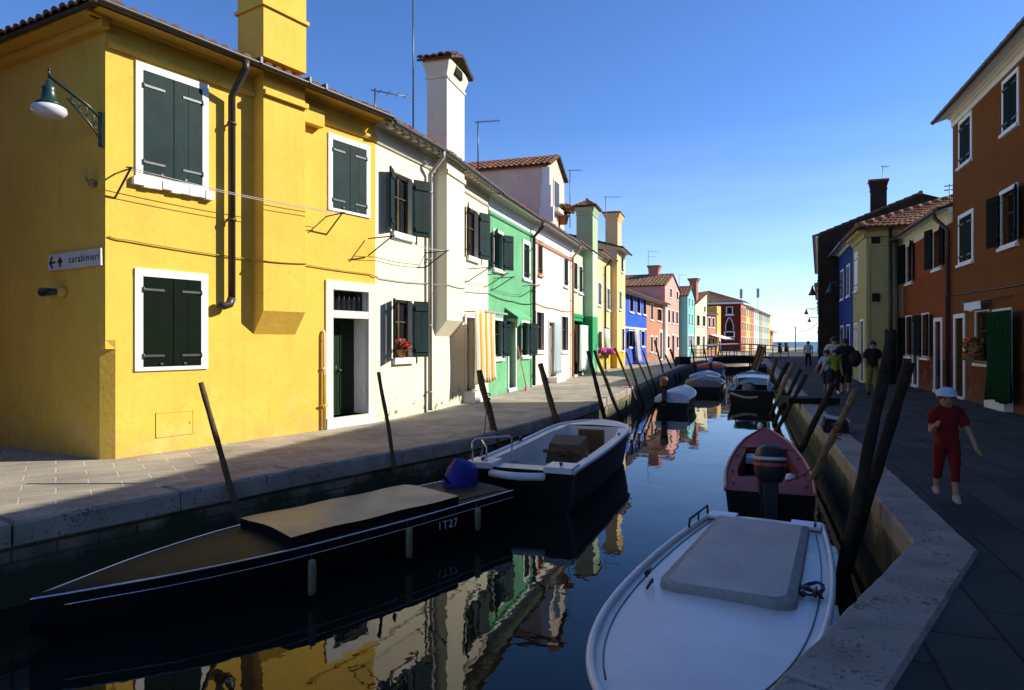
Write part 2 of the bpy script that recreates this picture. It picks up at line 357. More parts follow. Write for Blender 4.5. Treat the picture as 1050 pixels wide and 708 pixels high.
# canal walls
def canal_wall(line, label, inset):
    b = MB(); ln = offset_line(line, inset); rows = [[],[]]; d = 0; cum = [0]
    for i in range(1,len(ln)): cum.append(cum[-1] + (Vector(ln[i])-Vector(ln[i-1])).length)
    back = offset_line(line, inset*6); vs = []; fs = []
    for i,(x,y) in enumerate(ln): vs += [(x,y,-1.6),(x,y,-.19),(back[i][0],back[i][1],-.19),(back[i][0],back[i][1],-1.6)]
    for i in range(len(ln)-1):
        o = i*4
        for k in range(4): fs.append((o+k,o+4+k,o+4+(k+1)%4,o+(k+1)%4))
    b.add(vs, fs)
    lut = {}
    for i,(x,y) in enumerate(ln): lut[(round(x,3),round(y,3))] = cum[i]; lut[(round(back[i][0],3),round(back[i][1],3))] = cum[i]
    o = b.build('canal_wall', M['canal'], uv=lambda c: (lut.get((round(c.x,3),round(c.y,3)),0), c.z))
    return tag(o, label, 'wall')
canal_wall(KL, 'mossy brick canal wall under the left quay kerb, below the row of painted houses', .05)
canal_wall(KR, 'dark weedy canal wall under the right quay kerb, beside the shaded pavement', -.05)

# ------------------------------------------------------------------ roofs
def tiled(b, A, B, C, D, pitch=.19, rowlen=.36, h=.05, mi=0, res=6, thick=.05):
    """barrel tiles on the slope A-B (eave) to D-C (ridge)"""
    A,B,C,D = map(Vector,(A,B,C,D)); nrm = (B-A).cross(D-A).normalized()
    if nrm.z < 0: nrm = -nrm
    W = (B-A).length; L = ((D-A).length+(C-B).length)/2
    nu = max(2,round(W/pitch))*res; nv = max(2,round(L/rowlen)); rows = []
    off = [random.uniform(-.012,.012) for _ in range(nu//res+1)]
    for j in range(nv):
        for fr,dz in ((0,.030),(1,.0)):
            v = (j+fr)/nv; row = []
            for i in range(nu+1):
                u = i/nu; p = A.lerp(B,u).lerp(D.lerp(C,u), v)
                ph = (i%res)/res; hh = h*abs(math.sin(PI*ph))**.7
                row.append(p + nrm*(hh+dz+.01+off[i//res]*(1 if ph else 0)))
            rows.append(row)
    rows.insert(0, [p.copy() - nrm*(.015+h*.6) if k%res else p.copy()-nrm*.03 for k,p in enumerate(rows[0])])
    b.grid(rows, mi, False)
    # flat deck under the tiles
    dn = nrm*thick
    b.add([A,B,C,D,A-dn,B-dn,C-dn,D-dn],[(0,1,2,3),(7,6,5,4),(0,4,5,1),(1,5,6,2),(2,6,7,3),(3,7,4,0)], 1)

def ridge_caps(b, P, Q, r=.11, mi=0):
    P,Q = Vector(P),Vector(Q); L = (Q-P).length; n = max(1,int(L/.4))
    for k in range(n):
        b.tube([P.lerp(Q,k/n), P.lerp(Q,(k+1.08)/n)], [r*1.05,r*.92], 8, mi)

# ------------------------------------------------------------------ windows and doors (house axes: x along the facade, -y outwards)
def frame_mb(x0,x1,z0,z1,w,proj,back=.05,bottom=True,wb_=None):
    b = MB(); wb_ = wb_ or w
    b.box(x0-w,x0,-proj,back,z0,z1); b.box(x1,x1+w,-proj,back,z0,z1)
    b.box(x0-w,x1+w,-proj-.003,back,z1,z1+w)
    if bottom: b.box(x0-w,x1+w,-proj-.003,back,z0-wb_,z0)
    return b
def leaf(b, w, z0, z1, mtx, boards=2, t=.035, louver=False):
    """one shutter leaf hinged on x=0, extending along +x"""
    bw = w/boards
    for k in range(boards):
        b.box(k*bw+.003,(k+1)*bw-.003,-t/2,t/2,z0,z1,0,mtx)
    for zz in (z0+(z1-z0)*.12, z0+(z1-z0)*.86):
        b.box(-.01,w*.7,-t/2-.012,-t/2+.001,zz-.016,zz+.016,1,mtx); b.box(.02,w-.02,t/2-.001,t/2+.02,zz-.04,zz+.04,0,mtx)
        b.tube([mtx@Vector((0,-t/2-.014,zz-.035)), mtx@Vector((0,-t/2-.014,zz+.035))], .014, 6, 1)
    b.box(w*.55,w*.65,-t/2-.02,-t/2,z0+.02,z0+.05,1,mtx)
def window(root, x0,x1,z0,z1, style='closed', sur=.1, trim=None, shut=None, y0=0, ang=(150,150), sill=True, proj=.025, stone_sill=False, pane=True):
    trim = trim or M['white_paint']; shut = shut or M['shut']
    T = Matrix.Translation((0,y0,0))
    if sur > 0: b = frame_mb(x0,x1,z0,z1,sur,proj,.0+.03,True,sur*.5)
    else:
        b = MB(); b.box(x0,x1,.10,.14,z1-.05,z1)
    w = b.build('window', trim, root); w.location = (0,y0,0)
    if sill:
        s = MB(); 
        if stone_sill:
            n = 9; xs = [lerp(x0-sur-.05,x1+sur+.05,k/n) for k in range(n+1)]
            for k in range(n): s.box(xs[k]+.0005,xs[k+1]-.0005,-proj-.05-random.uniform(0,.02),.0,z0-.16-random.uniform(0,.035),z0-.055)
        else: s.box(x0-sur-.03,x1+sur+.03,-proj-.055,.0,z0-.13,z0-.056 if sur>0 else z0-.002)
        s.build('sill', trim, w)
    if style == 'closed':
        mid = (x0+x1)/2; hw = (x1-x0)/2-.006
        for sgn in (1,-1):
            b = MB(); mt = Matrix.Translation((x0+.003 if sgn>0 else x1-.003, -.005, 0)) @ (Matrix.Identity(4) if sgn>0 else Matrix.Scale(-1,4,(1,0,0)))
            leaf(b, hw, z0+.006, z1-.006, mt, 2 if sgn < 0 else 1)
            b.build('shutter', [shut,M['hinge']], w)
        return w
    if pane:
        g = MB(); g.box(x0,x1,.135,.145,z0,z1,0)
        for (a,c) in ((x0,x0+.05),(x1-.05,x1),((x0+x1)/2-.03,(x0+x1)/2+.03)): g.box(a,c,.10,.134,z0,z1,1)
        for (a,c) in ((z0,z0+.06),(z1-.05,z1),(lerp(z0,z1,.62)-.015,lerp(z0,z1,.62)+.015)): g.box(x0+.051,x1-.051,.105,.133,a,c,1)
        g.build('pane', [M['glass'], M['wood']], w)
    if style == 'open':
        hw = (x1-x0)/2
        for sgn,an in ((1,ang[0]),(-1,ang[1])):
            b = MB()
            mt = Matrix.Translation((x0-.01 if sgn>0 else x1+.01, -.05, 0)) @ Matrix.Rotation(-R(an)*sgn,4,'Z') @ (Matrix.Identity(4) if sgn>0 else Matrix.Scale(-1,4,(1,0,0)))
            leaf(b, hw, z0+.004, z1-.004, mt, 2)
            b.build('shutter', [shut,M['hinge']], w)
    return w
def door(root, x0,x1,z0,z1, leafmat=None, trim=None, sur=.12, step=.16, transom=0, y0=0, proj=.03, open_=False, stepw=.0, stepd=.28, dp=.22):
    trim = trim or M['stone']; leafmat = leafmat or M['door_br']
    top = z1 - transom if transom else z1
    b = MB(); b.box(x0-sur,x0,-proj,.05,z0,z1); b.box(x1,x1+sur,-proj,.05,z0,z1); b.box(x0-sur,x1+sur,-proj-.003,.05,z1,z1+sur)
    if transom: b.box(x0,x1,-proj+.004,.2,top-.06,top+.08)
    d = b.build('door', trim, root); d.location = (0,y0,0)
    if step > 0:
        s = MB(); s.box(x0-sur-stepw,x1+sur+stepw,-proj-.004-stepd*(1 if stepw else .1),dp-.045,0.004,z0); s.build('doorstep', M['stone'], d)
    lf = MB(); zt = top-.062 if transom else z1
    mid = (x0+x1)/2
    for a,c in ((x0,mid-.004),(mid+.004,x1)):
        lf.box(a,c,dp-.04,dp,z0,zt,0)
        for q0,q1 in ((.06,.42),(.50,.94)):
            lf.box(a+.07,c-.07,dp-.055,dp-.041,lerp(z0,zt,q0),lerp(z0,zt,q1),0)
    l = lf.build('door_leaf', leafmat, d)
    h = MB(); h.ball((mid+.05,dp-.08,lerp(z0,zt,.46)),.03,8); h.tube([(mid-.05,dp-.07,lerp(z0,zt,.52)),(mid-.05,dp-.07,lerp(z0,zt,.42))],.012,6); h.build('handle', M['hinge'], d)
    if transom:
        g = MB(); g.box(x0,x1,.15,.16,top+.08,z1,0)
        for k in range(1,7): g.tube([(lerp(x0,x1,k/7),.11,top+.08),(lerp(x0,x1,k/7),.11,z1)],.009,6,1)
        g.build('transom', [M['glass'],M['iron']], d)
    return d

# ------------------------------------------------------------------ house shell
class House:
    """empty at the near end of the facade foot; wall with real openings"""
    def __init__(h, name, label, P0, P1, depth, ze, wm, cat='house', near=None, far=None):
        P0 = Vector(P0); P1 = Vector(P1); d = P1-P0; h.L = d.length; h.ang = math.atan2(d.y,d.x)
        h.root = thing(name, label, cat, (P0.x,P0.y,0), h.ang); h.depth = depth; h.ze = ze; h.wm = wm
        h.holes = []; h.near = near if near else (0,1); h.far = far if far else (0,1)   # side directions (house axes)
        h.chamfer = None
    def win(h, x0,x1,z0,z1, **k):
        h.holes.append((x0,x1,z0,z1,.2)); return window(h.root,x0,x1,z0,z1,**k)
    def door(h, x0,x1,z0,z1, **k):
        h.holes.append((x0,x1,0.0 if k.get('low') else z0,z1,k.get('dp',.22)+.08)); k.pop('low',None); return door(h.root,x0,x1,z0,z1,**k)
    def wall(h, gable=None, reveal=None, back_top=None):
        b = MB(); L,ze,D = h.L,h.ze,h.depth
        xs = sorted({0.0,L} | {x for q in h.holes for x in q[:2]} | ({h.chamfer[0]} if h.chamfer else set()))
        zs = sorted({0.0,ze} | {z for q in h.holes for z in q[2:4]} | ({h.chamfer[1]} if h.chamfer else set()))
        for i in range(len(xs)-1):
            for j in range(len(zs)-1):
                cx,cz = (xs[i]+xs[i+1])/2,(zs[j]+zs[j+1])/2
                if any(q[0]<cx<q[1] and q[2]<cz<q[3] for q in h.holes): continue
                if h.chamfer and cx < h.chamfer[0] and cz < h.chamfer[1]: continue
                b.add([(xs[i],0,zs[j]),(xs[i+1],0,zs[j]),(xs[i+1],0,zs[j+1]),(xs[i],0,zs[j+1])],[(0,1,2,3)])
        for x0,x1,z0,z1,dp in h.holes:
            b.add([(x0,0,z0),(x1,0,z0),(x1,0,z1),(x0,0,z1),(x0,dp,z0),(x1,dp,z0),(x1,dp,z1),(x0,dp,z1)],[(0,4,7,3),(1,2,6,5),(0,1,5,4),(3,7,6,2)],1)
            b.add([(x0,dp+.05,z0),(x1,dp+.05,z0),(x1,dp+.05,z1),(x0,dp+.05,z1)],[(0,1,2,3)],2)
        n0 = (h.near[0]*D,h.near[1]*D); n1 = (L+h.far[0]*D,h.far[1]*D); zb = back_top or ze
        if h.chamfer:
            c,zc = h.chamfer; q = (h.near[0]*c,h.near[1]*c)
            b.add([(0,0,zc+.12),(q[0],q[1],zc),(c,0,zc)],[(0,1,2)])
            b.add([(q[0],q[1],0),(c,0,0),(c,0,zc),(q[0],q[1],zc)],[(0,1,2,3)])
            b.add([(n0[0],n0[1],0),(q[0],q[1],0),(q[0],q[1],zc),(0,0,zc+.12),(0,0,ze),(n0[0],n0[1],ze)],[(0,1,2,3,4,5)])
            b.add([(0,0,zc+.12),(c,0,zc),(c,0,zc+.12)],[(0,1,2)])
        else: b.add([(n0[0],n0[1],0),(0,0,0),(0,0,ze),(n0[0],n0[1],zb)],[(0,1,2,3)])
        b.add([(L,0,0),(n1[0],n1[1],0),(n1[0],n1[1],zb),(L,0,ze)],[(0,1,2,3)])
        b.add([(n1[0],n1[1],0),(n0[0],n0[1],0),(n0[0],n0[1],zb),(n1[0],n1[1],zb)],[(0,1,2,3)])
        if gable == 'front':
            zr = h.zr; b.add([(0,0,ze),(L,0,ze),(L/2,0,zr)],[(0,1,2)]); b.add([(n0[0],n0[1],ze),(n1[0],n1[1],ze),((n0[0]+n1[0])/2,(n0[1]+n1[1])/2,zr)],[(2,1,0)])
        if gable == 'side':
            zr = h.zr
            b.add([(0,0,ze),(n0[0]/2,n0[1]/2,zr),(n0[0],n0[1],ze)],[(0,1,2)]); b.add([(L,0,ze),((L+n1[0])/2,n1[1]/2,zr),(n1[0],n1[1],ze)],[(2,1,0)])
        h.w = b.build('wall', [h.wm, reveal or h.wm, M['inside']], h.root); return h.w
    def roof_side(h, slope=.34, ov=.38, tile=None, gut=None, x0=-.0, x1=0., dent=None, mould=None, mould_m=None, pitch=.19):
        """ridge along the facade"""
        tile = tile or M['tile']; L,ze,D = h.L,h.ze,h.depth; zr = ze + slope*D/2; h.zr = zr
        b = MB(); zo = ze - slope*ov + .06
        tiled(b,(x0,-ov,zo),(L+x1,-ov,zo),(L+x1,D/2,zr+.06),(x0,D/2,zr+.06),pitch)
        b.add([(x0,D+.2,ze-.01),(L+x1,D+.2,ze-.01),(L+x1,D/2,zr+.06),(x0,D/2,zr+.06)],[(1,0,3,2)],0)
        ridge_caps(b,(x0,D/2,zr+.08),(L+x1,D/2,zr+.08))
        h.roof = b.build('roof',[tile,M['soffit']],h.root)
        c = MB(); c.extrude_x([(0,ze-.14),(-.05,ze-.14),(-.07,ze-.08),(-.12,ze-.075),(-.14,ze-.02),(-ov+.02,zo-.055),(-ov+.02,zo-.05),(0,ze)],x0,L+x1)
        c.build('cornice', h.cm if hasattr(h,'cm') else M['white_paint'], h.root)
        if dent:
            c = MB(); n = int(L/.28); c.box(.02,L-.02,-.206,-.19,ze-.168,ze-.031)
            for k in range(n): xx = (k+.5)*L/n; c.box(xx-.055,xx+.055,-ov+.05,-.20,ze-.17,ze-.03)
            c.build('dentil_course', dent, h.root)
        if gut:
            g = MB(); gy = -ov-.055; gz = zo-.03; rows = []
            for xx in (x0,L+x1): rows.append([(xx,gy+.065*math.cos(a),gz-.065*math.sin(a)) for a in [PI*k/8 for k in range(9)]] + [(xx,gy-.056*math.cos(a),gz-.056*math.sin(a)) for a in [PI*k/8 for k in range(9)]])
            g.grid(rows,0,True,True); 
            for k in range(int(L/.9)+1): xx = x0+.1+k*.9; g.box(xx-.012,xx+.012,gy-.07,-ov+.05,gz-.004,gz+.012)
            g.build('gutter', gut, h.root)
        if mould:
            c = MB()
            for z in (mould if isinstance(mould,(list,tuple)) else [mould]): c.extrude_x([(.0,z-.05),(-.035,z-.05),(-.06,z-.01),(-.06,z+.03),(-.02,z+.06),(0,z+.06)],x0+.002,L+x1-.002)
            c.build('string_course', mould_m or h.wm, h.root)
    def roof_gable(h, zr, ov=.2, tile=None, pitch=.22):
        h.zr = zr; L,ze,D = h.L,h.ze,h.depth; tile = tile or M['tile']; b = MB(); sl = (zr-ze)/(L/2)
        tiled(b,(-ov,D,ze-sl*ov+.04),(-ov,-.12,ze-sl*ov+.04),(L/2,-.12,zr+.04),(L/2,D,zr+.04),pitch)
        tiled(b,(L+ov,-.12,ze-sl*ov+.04),(L+ov,D,ze-sl*ov+.04),(L/2,D,zr+.04),(L/2,-.12,zr+.04),pitch)
        ridge_caps(b,(L/2,-.12,zr+.06),(L/2,D,zr+.06))
        h.roof = b.build('roof',[tile,M['soffit']],h.root)
    def pipe(h, x, ztop, zbot, m, r=.045, off=.09, ov=.4, elbow=None):
        b = MB(); p = [(x,-ov-.03,ztop),(x,-ov-.03,ztop-.12),(x,-off,ztop-.48),(x,-off,zbot)]
        b.tube(p,r,10)
        if elbow:
            b.tube([(x,-off,zbot),(x-.04,-off,zbot-.1),(x-.13,-off,zbot-.13),(x-.2,-off+.05,zbot-.1)],r*1.15,10)
        z = ztop-.9
        while z > zbot+.2: b.tube([(x,-off,z-.02),(x,-off,z+.02)],r*1.25,10); b.box(x-.012,x+.012,-off,.0,z-.012,z+.012); z -= 1.5
        b.build('downpipe', m, h.root)

def chimney(root, x0,x1,y0,y1,z0,z1, m, tile=None, flare=.1, cap='tile', parent=None):
    b = MB(); b.box(x0,x1,y0,y1,z0,z1-.35)
    f = flare; cx = [(x0,y0),(x1,y0),(x1,y1),(x0,y1)]; fx = [(x0-f,y0-f),(x1+f,y0-f),(x1+f,y1+f),(x0-f,y1+f)]
    b.add([(p[0],p[1],z1-.35) for p in cx]+[(p[0],p[1],z1-.08) for p in fx]+[(p[0],p[1],z1) for p in fx],[(0,1,5,4),(1,2,6,5),(2,3,7,6),(3,0,4,7),(4,5,9,8),(5,6,10,9),(6,7,11,10),(7,4,8,11),(8,9,10,11)])
    b.box(x0-.03,x1+.03,y0-.03,y1+.03,z1-.43,z1-.38)
    b.box(lerp(x0,x1,.3),lerp(x0,x1,.7),y0-f-.004,y0-f+.05,z1-.22,z1-.02,1) if cap == 'tile' else None
    c = b.build('chimney',[m,M['inside']], parent or root)
    t = MB()
    if cap == 'tile':
        ym = (y0+y1)/2; xm = (x0+x1)/2; g = f+.1
        tiled(t,(x0-g,y0-g,z1),(x0-g,y1+g,z1),(xm,y1+g,z1+.3),(xm,y0-g,z1+.3),.16,.3,.04)
        tiled(t,(x1+g,y1+g,z1),(x1+g,y0-g,z1),(xm,y0-g,z1+.3),(xm,y1+g,z1+.3),.16,.3,.04)
    elif cap == 'hip':
        xm,ym = (x0+x1)/2,(y0+y1)/2; g = f+.08
        P = [(x0-g,y0-g,z1),(x1+g,y0-g,z1),(x1+g,y1+g,z1),(x0-g,y1+g,z1)]; ap = (xm,ym,z1+.4)
        for k in range(4): tiled(t,P[k],P[(k+1)%4],ap,ap,.16,.3,.035)
        t.ball((xm,ym,z1+.45),.09,8)
    else:
        for k in range(int((x1-x0+2*f)/.16)+1): t.tube([(x0-f+k*.16,y0-f-.05,z1+.05),(x0-f+k*.16,y1+f+.05,z1+.05)],.06,6)
    t.build('chimney_cap',[tile or M['tile'],M['soffit']], c)
    return c
def breast(root, x0,x1,dep,zb,zt, m, slope=.38, mats=None):
    b = MB(); b.add([(x0,-dep,zb+slope),(x1,-dep,zb+slope),(x1,-dep,zt),(x0,-dep,zt),(x0,0,zb),(x1,0,zb),(x1,0,zt),(x0,0,zt)],[(0,1,2,3),(4,5,1,0),(4,0,3,7),(5,6,2,1),(3,2,6,7)])
    return b.build('chimney_breast', m, root)

# ------------------------------------------------------------------ left row of houses
W_yel = stucco('yellow_plaster', (.80,.515,.085), mottle=.13)
W_cream = stucco('cream_plaster', (.80,.74,.55), peel=True, mottle=.07)
W_green = stucco('green_plaster', (.16,.46,.23), mottle=.22)
W_rose = stucco('pale_rose_plaster', (.82,.70,.57), mottle=.07)
W_pgreen = stucco('pale_green_plaster', (.52,.68,.44), base=(.035,.33,.12), basez=2.82, mottle=.1)
W_pyel = stucco('pale_yellow_plaster', (.80,.66,.32), base=(.62,.37,.02), basez=1.0, mottle=.1)
W_apri = stucco('apricot_plaster', (.82,.58,.27), base=(.62,.37,.02), basez=1.0, mottle=.1)
W_blue = stucco('blue_plaster', (.035,.12,.58), mottle=.2)
W_salm = stucco('salmon_plaster', (.62,.25,.14), base=(.3,.17,.09), basez=.75, mottle=.15)
W_pink = stucco('pink_plaster', (.76,.38,.31), mottle=.12)
W_turq = stucco('turquoise_plaster', (.22,.64,.62), mottle=.12)
W_lem = stucco('lemon_plaster', (.80,.72,.45), base=(.4,.34,.2), basez=.75, mottle=.1)
W_brik = stucco('brick_red_plaster', (.52,.21,.15), mottle=.2)
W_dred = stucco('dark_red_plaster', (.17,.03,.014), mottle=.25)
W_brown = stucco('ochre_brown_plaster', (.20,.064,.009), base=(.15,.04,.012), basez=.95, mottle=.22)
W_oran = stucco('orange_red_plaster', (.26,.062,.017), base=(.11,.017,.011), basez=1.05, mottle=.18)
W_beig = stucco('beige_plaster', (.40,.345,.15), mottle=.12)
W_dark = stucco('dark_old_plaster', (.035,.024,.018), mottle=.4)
wt = M['white_paint']

# --- yellow corner house
h = House('yellow_house','yellow corner house with closed dark shutters, nearest on the left quay',(-5.47,8.96),(-2.70,13.17),8,6.02,W_yel, near=(-.092,.996))
h.cm = W_yel
h.chamfer = (.13,1.5)
h.win(.49,1.38,3.95,5.42,style='closed',sur=.10,stone_sill=True)
h.win(.49,1.36,1.24,2.52,style='closed',sur=.11,shut=M['shut_dk'],sill=False)
h.win(3.93,4.78,4.06,5.32,style='closed',sur=.10,sill=False)
h.door(3.94,4.83,.20,2.56,leafmat=M['door_gr'],sur=.17,transom=.46,dp=.42)
h.wall(reveal=M['stone'], gable='side') if False else None
h.zr = 7.3
h.wall(reveal=M['stone'])
# hipped roof of the corner house
b = MB(); ov = .40; ze = h.ze; zo = ze-.06
cn = Vector((-.32,-ov)); bk = Vector((-.092*8-.42, .996*8)); rp = Vector((2.6,3.9))
tiled(b,(cn.x,cn.y,zo),(h.L,-ov,zo),(h.L,3.9,7.45),(rp.x,rp.y,7.45),.19)
tiled(b,(bk.x,bk.y,zo),(cn.x,cn.y,zo),(rp.x,rp.y,7.45),(rp.x+.1,rp.y+.3,7.45),.19)
b.add([(bk.x,bk.y,zo),(h.L,8.1,zo),(h.L,3.9,7.44),(rp.x,rp.y,7.44)],[(0,1,2,3)])
ridge_caps(b,(cn.x,cn.y,zo+.06),(rp.x,rp.y,7.5)); ridge_caps(b,(rp.x,rp.y,7.5),(h.L,3.9,7.5))
b.build('roof',[M['tile'],M['soffit']],h.root)
c = MB()
c.extrude_x([(0,5.90),(-.05,5.90),(-.08,5.94),(-.3,5.955),(-.38,5.96),(-.38,6.0),(0,6.02)],-.2,h.L)
sd = Vector((-.092,.996,0)); sn = Vector((-.996,-.092,0))
def sp(t,o,z): v = sd*t + sn*o; return (v.x,v.y,z)
for (o,z0,z1) in ((.30,5.90,5.97),(.10,5.78,5.895)):
    c.add([sp(-.1,0,z0),sp(-.1,o,z0),sp(8,o,z0),sp(8,0,z0),sp(-.1,0,z1),sp(-.1,o,z1),sp(8,o,z1),sp(8,0,z1)],[(0,1,2,3),(7,6,5,4),(0,4,5,1),(1,5,6,2),(2,6,7,3)])
c.build('cornice', [W_yel], h.root)
c = MB()
for x0,x1,z in ((0.02,2.26,5.62),(3.14,5.03,5.60)): c.extrude_x([(0,z-.05),(-.04,z-.05),(-.07,z-.01),(-.07,z+.03),(-.02,z+.06),(0,z+.06)],x0,x1)
c.box(2.27,3.13,-.33,-.262,5.58,5.66); c.box(3.135,3.62,-.16,-.0,5.42,5.72)
c.build('string_course', W_yel, h.root)
breast(h.root,2.28,3.11,.26,1.72,5.95,W_yel)
b = MB(); b.box(2.28,3.13,-.26,.42,6.2,8.4); b.box(2.24,3.17,-.30,.46,7.02,7.08); b.box(2.24,3.17,-.30,.46,8.2,8.42); b.box(2.12,3.29,-.42,.58,8.42,8.5)
ch = b.build('chimney',W_yel,h.root)
g = MB(); rows = []
for xx in (-.32,h.L): rows.append([(xx,-ov-.06+.065*math.cos(a),zo-.0-.065*math.sin(a)) for a in [PI*k/8 for k in range(9)]]+[(xx,-ov-.06-.056*math.cos(a),zo-.056*math.sin(a)) for a in [PI*k/8 for k in range(9)]])
g.grid(rows,0,True,True)
for xx in (2.05,3.0,3.35): g.box(xx-.02,xx+.02,-ov-.135,-ov,zo-.02,zo+.08)
g.build('gutter',M['copper'],h.root)
h.pipe(1.80,5.9,2.28,M['copper'],r=.055,off=.13,ov=.46,elbow=True)
b = MB(); b.tube([(3.70,-.05,.03),(3.70,-.05,1.75),(3.70,-.02,1.8)],.028,8); b.box(3.66,3.74,-.07,0,.42,.46); b.box(3.66,3.74,-.07,0,1.1,1.14); b.tube([(3.62,-.06,.45),(3.78,-.06,.45)],.02,6); b.build('gas_pipe',W_apri,h.root)
b = MB(); x0,x1,z0,z1 = .68,1.25,.22,.58
for q in ((x0,x1,z0,z0+.015),(x0,x1,z1-.015,z1),(x0,x0+.015,z0,z1),(x1-.015,x1,z0,z1)): b.box(q[0],q[1],-.012,.0,q[2],q[3])
b.box(x0+.016,x1-.016,-.006,.0,z0+.016,z1-.016); b.tube([(x1-.05,-.016,.4),(x1-.05,-.004,.4)],.02,6)
b.build('meter_hatch',W_yel,h.root)
def cable(root, pts, r=.011, m=None, sag=.0, name='cable'):
    P = []
    for i in range(len(pts)-1):
        a,c = Vector(pts[i]),Vector(pts[i+1]); n = 8
        for k in range(n): t = k/n; q = a.lerp(c,t); q.z -= sag*4*t*(1-t); P.append(q)
    P.append(Vector(pts[-1])); b = MB(); b.tube(P,r,5); return b.build(name, m or M['copper'], root)
cable(h.root,[(.03,-.02,3.02),(.25,-.03,3.0),(2.2,-.03,2.93),(2.27,-.28,2.9),(3.12,-.28,2.94),(3.14,-.03,2.96),(4.9,-.03,2.92),(5.03,-.03,2.88)],.010,mat('painted_cable',(.42,.27,.05),.7,.2),.012)
yellow = h

# --- unseen dark house added across the side street, keeps sky light off yellow wall
h = House('sky_blocker_house','unseen maroon house added across the side street to block sky light',(-12.8,-2.4),(-7.2,6.2),11,6.4,stucco('sky_blocker_plaster',(.055,.02,.014)))
for x in (1.2,4.2,7.6): h.win(x,x+.9,3.9,5.2,style='closed',sur=.1); h.win(x,x+.9,1.2,2.5,style='closed',sur=.1)
h.zr = 7.6; h.wall(gable='side'); h.roof_side(slope=.32,ov=.4,gut=M['copper'])
q0 = Vector((-5.47,8.96))+Vector((-.882,.471))*8.05; e1 = Vector((-.882,.471))
for i,(wd,lab,col) in enumerate(((7,'plain grey pink house down the side street behind the yellow corner house',(.45,.3,.25)),(9,'faded green house farther down the side street',(.25,.35,.22)),(11,'long ochre house at the end of the side street',(.5,.33,.12)))):
    h = House('side_street_house',lab,q0+e1*wd,q0+e1*.02,8,5.6+.4*(i%2),stucco('side_street_plaster',col)); q0 = q0+e1*wd
    for k in range(2):
        for z in (1.2,3.8): h.win(wd*(k+.5)/2-.45,wd*(k+.5)/2+.45,z,z+1.3,style='closed',sur=.1)
    h.zr = h.ze+1.28; h.wall(gable='side'); h.roof_side(slope=.32,ov=.4,gut=M['copper'])
# --- cream houses (two fronts)
h = House('cream_house','narrow cream house with a red flower pot in its lower window, beside the yellow house',(-2.70,13.17),(-1.89,15.18),7,6.0,W_cream)
h.cm = W_cream
h.win(.60,1.40,3.88,5.12,style='open',sur=0,ang=(158,152)); h.win(.64,1.40,1.26,2.48,style='open',sur=0,ang=(150,155))
h.zr = 7.1; h.wall(gable='side'); h.roof_side(slope=.34,ov=.38,gut=M['greygut'],dent=M['stone'],mould=[5.58])
h.pipe(2.05,5.86,.05,M['zinc'],r=.05,off=.09)
cable(h.root,[(.0,-.02,2.9),(.25,-.03,2.86),(2.1,-.03,2.92)],.010,M['zinc'],.02)
h = House('cream_house','wide cream house with a tall chimney and peeling wall foot, left of the green house',(-1.89,15.18),(-.69,19.3),7,6.0,W_cream)
h.cm = W_cream
h.win(2.48,3.38,3.88,5.18,style='open',sur=0,ang=(160,160))
h.door(2.42,3.10,.30,2.24,leafmat=M['door_br'],sur=.10,stepw=.12,stepd=.3)
h.zr = 7.1; h.wall(gable='side'); h.roof_side(slope=.34,ov=.38,gut=M['greygut'],dent=M['stone'],mould=[5.55])
breast(h.root,.34,1.50,.30,1.72,5.86,W_cream)
b = MB(); b.box(.32,1.52,-.34,-.303,5.50,5.60); b.build('string_course',W_cream,h.root)
chimney(h.root,.34,1.50,-.30,.20,5.95,8.15,W_cream,flare=.08)
b = MB(); b.box(2.2,4.2,-.62,-.56,2.36,2.41); b.box(2.25,2.30,-.6,0,2.36,2.40); b.box(4.1,4.15,-.6,0,2.36,2.40); b.build('curtain_rail',M['zinc'],h.root)
cable(h.root,[(.0,-.02,2.92),(.33,-.32,2.92),(1.51,-.32,2.92),(1.52,-.03,2.9),(4.28,-.03,3.0)],.010,M['zinc'],.02)

# --- green house
h = House('green_house','green two storey house with dark shutters and a white cornice band',(-.69,19.3),(.729,23.73),7,5.95,W_green)
h.win(.46,1.26,3.80,4.88,style='open',sur=.08,ang=(150,150)); h.win(3.52,4.20,3.80,4.95,style='closed',sur=.13,shut=M['shut_dk'])
h.win(.42,1.20,1.14,2.24,style='open',sur=.07,ang=(160,160)); h.win(3.30,4.15,1.14,2.24,style='open',sur=.07,ang=(150,160))
h.door(1.88,2.58,.12,2.24,leafmat=M['zinc'],sur=.10,trim=wt)
h.zr = 7.0; h.wall(gable='side'); h.roof_side(slope=.32,ov=.38,gut=M['copper'],mould=[5.36])
b = MB(); b.box(.004,h.L-.004,-.03,.0,5.43,5.80); b.build('cornice_band',wt,h.root)
b = MB(); b.add([(1.5,-.01,2.66),(3.0,-.01,2.66),(3.0,-.45,2.36),(1.5,-.45,2.36),(1.5,-.01,2.62),(3.0,-.01,2.62),(3.0,-.45,2.33),(1.5,-.45,2.33)],[(0,1,2,3),(7,6,5,4),(3,2,6,7),(0,3,7,4),(1,5,6,2)]); b.build('door_canopy',W_green,h.root)
h.pipe(4.50,5.78,.05,M['copper'],r=.06,off=.1)
cable(h.root,[(.0,-.03,3.0),(2.3,-.03,2.9),(4.6,-.03,2.95)],.012,M['copper'],.05)

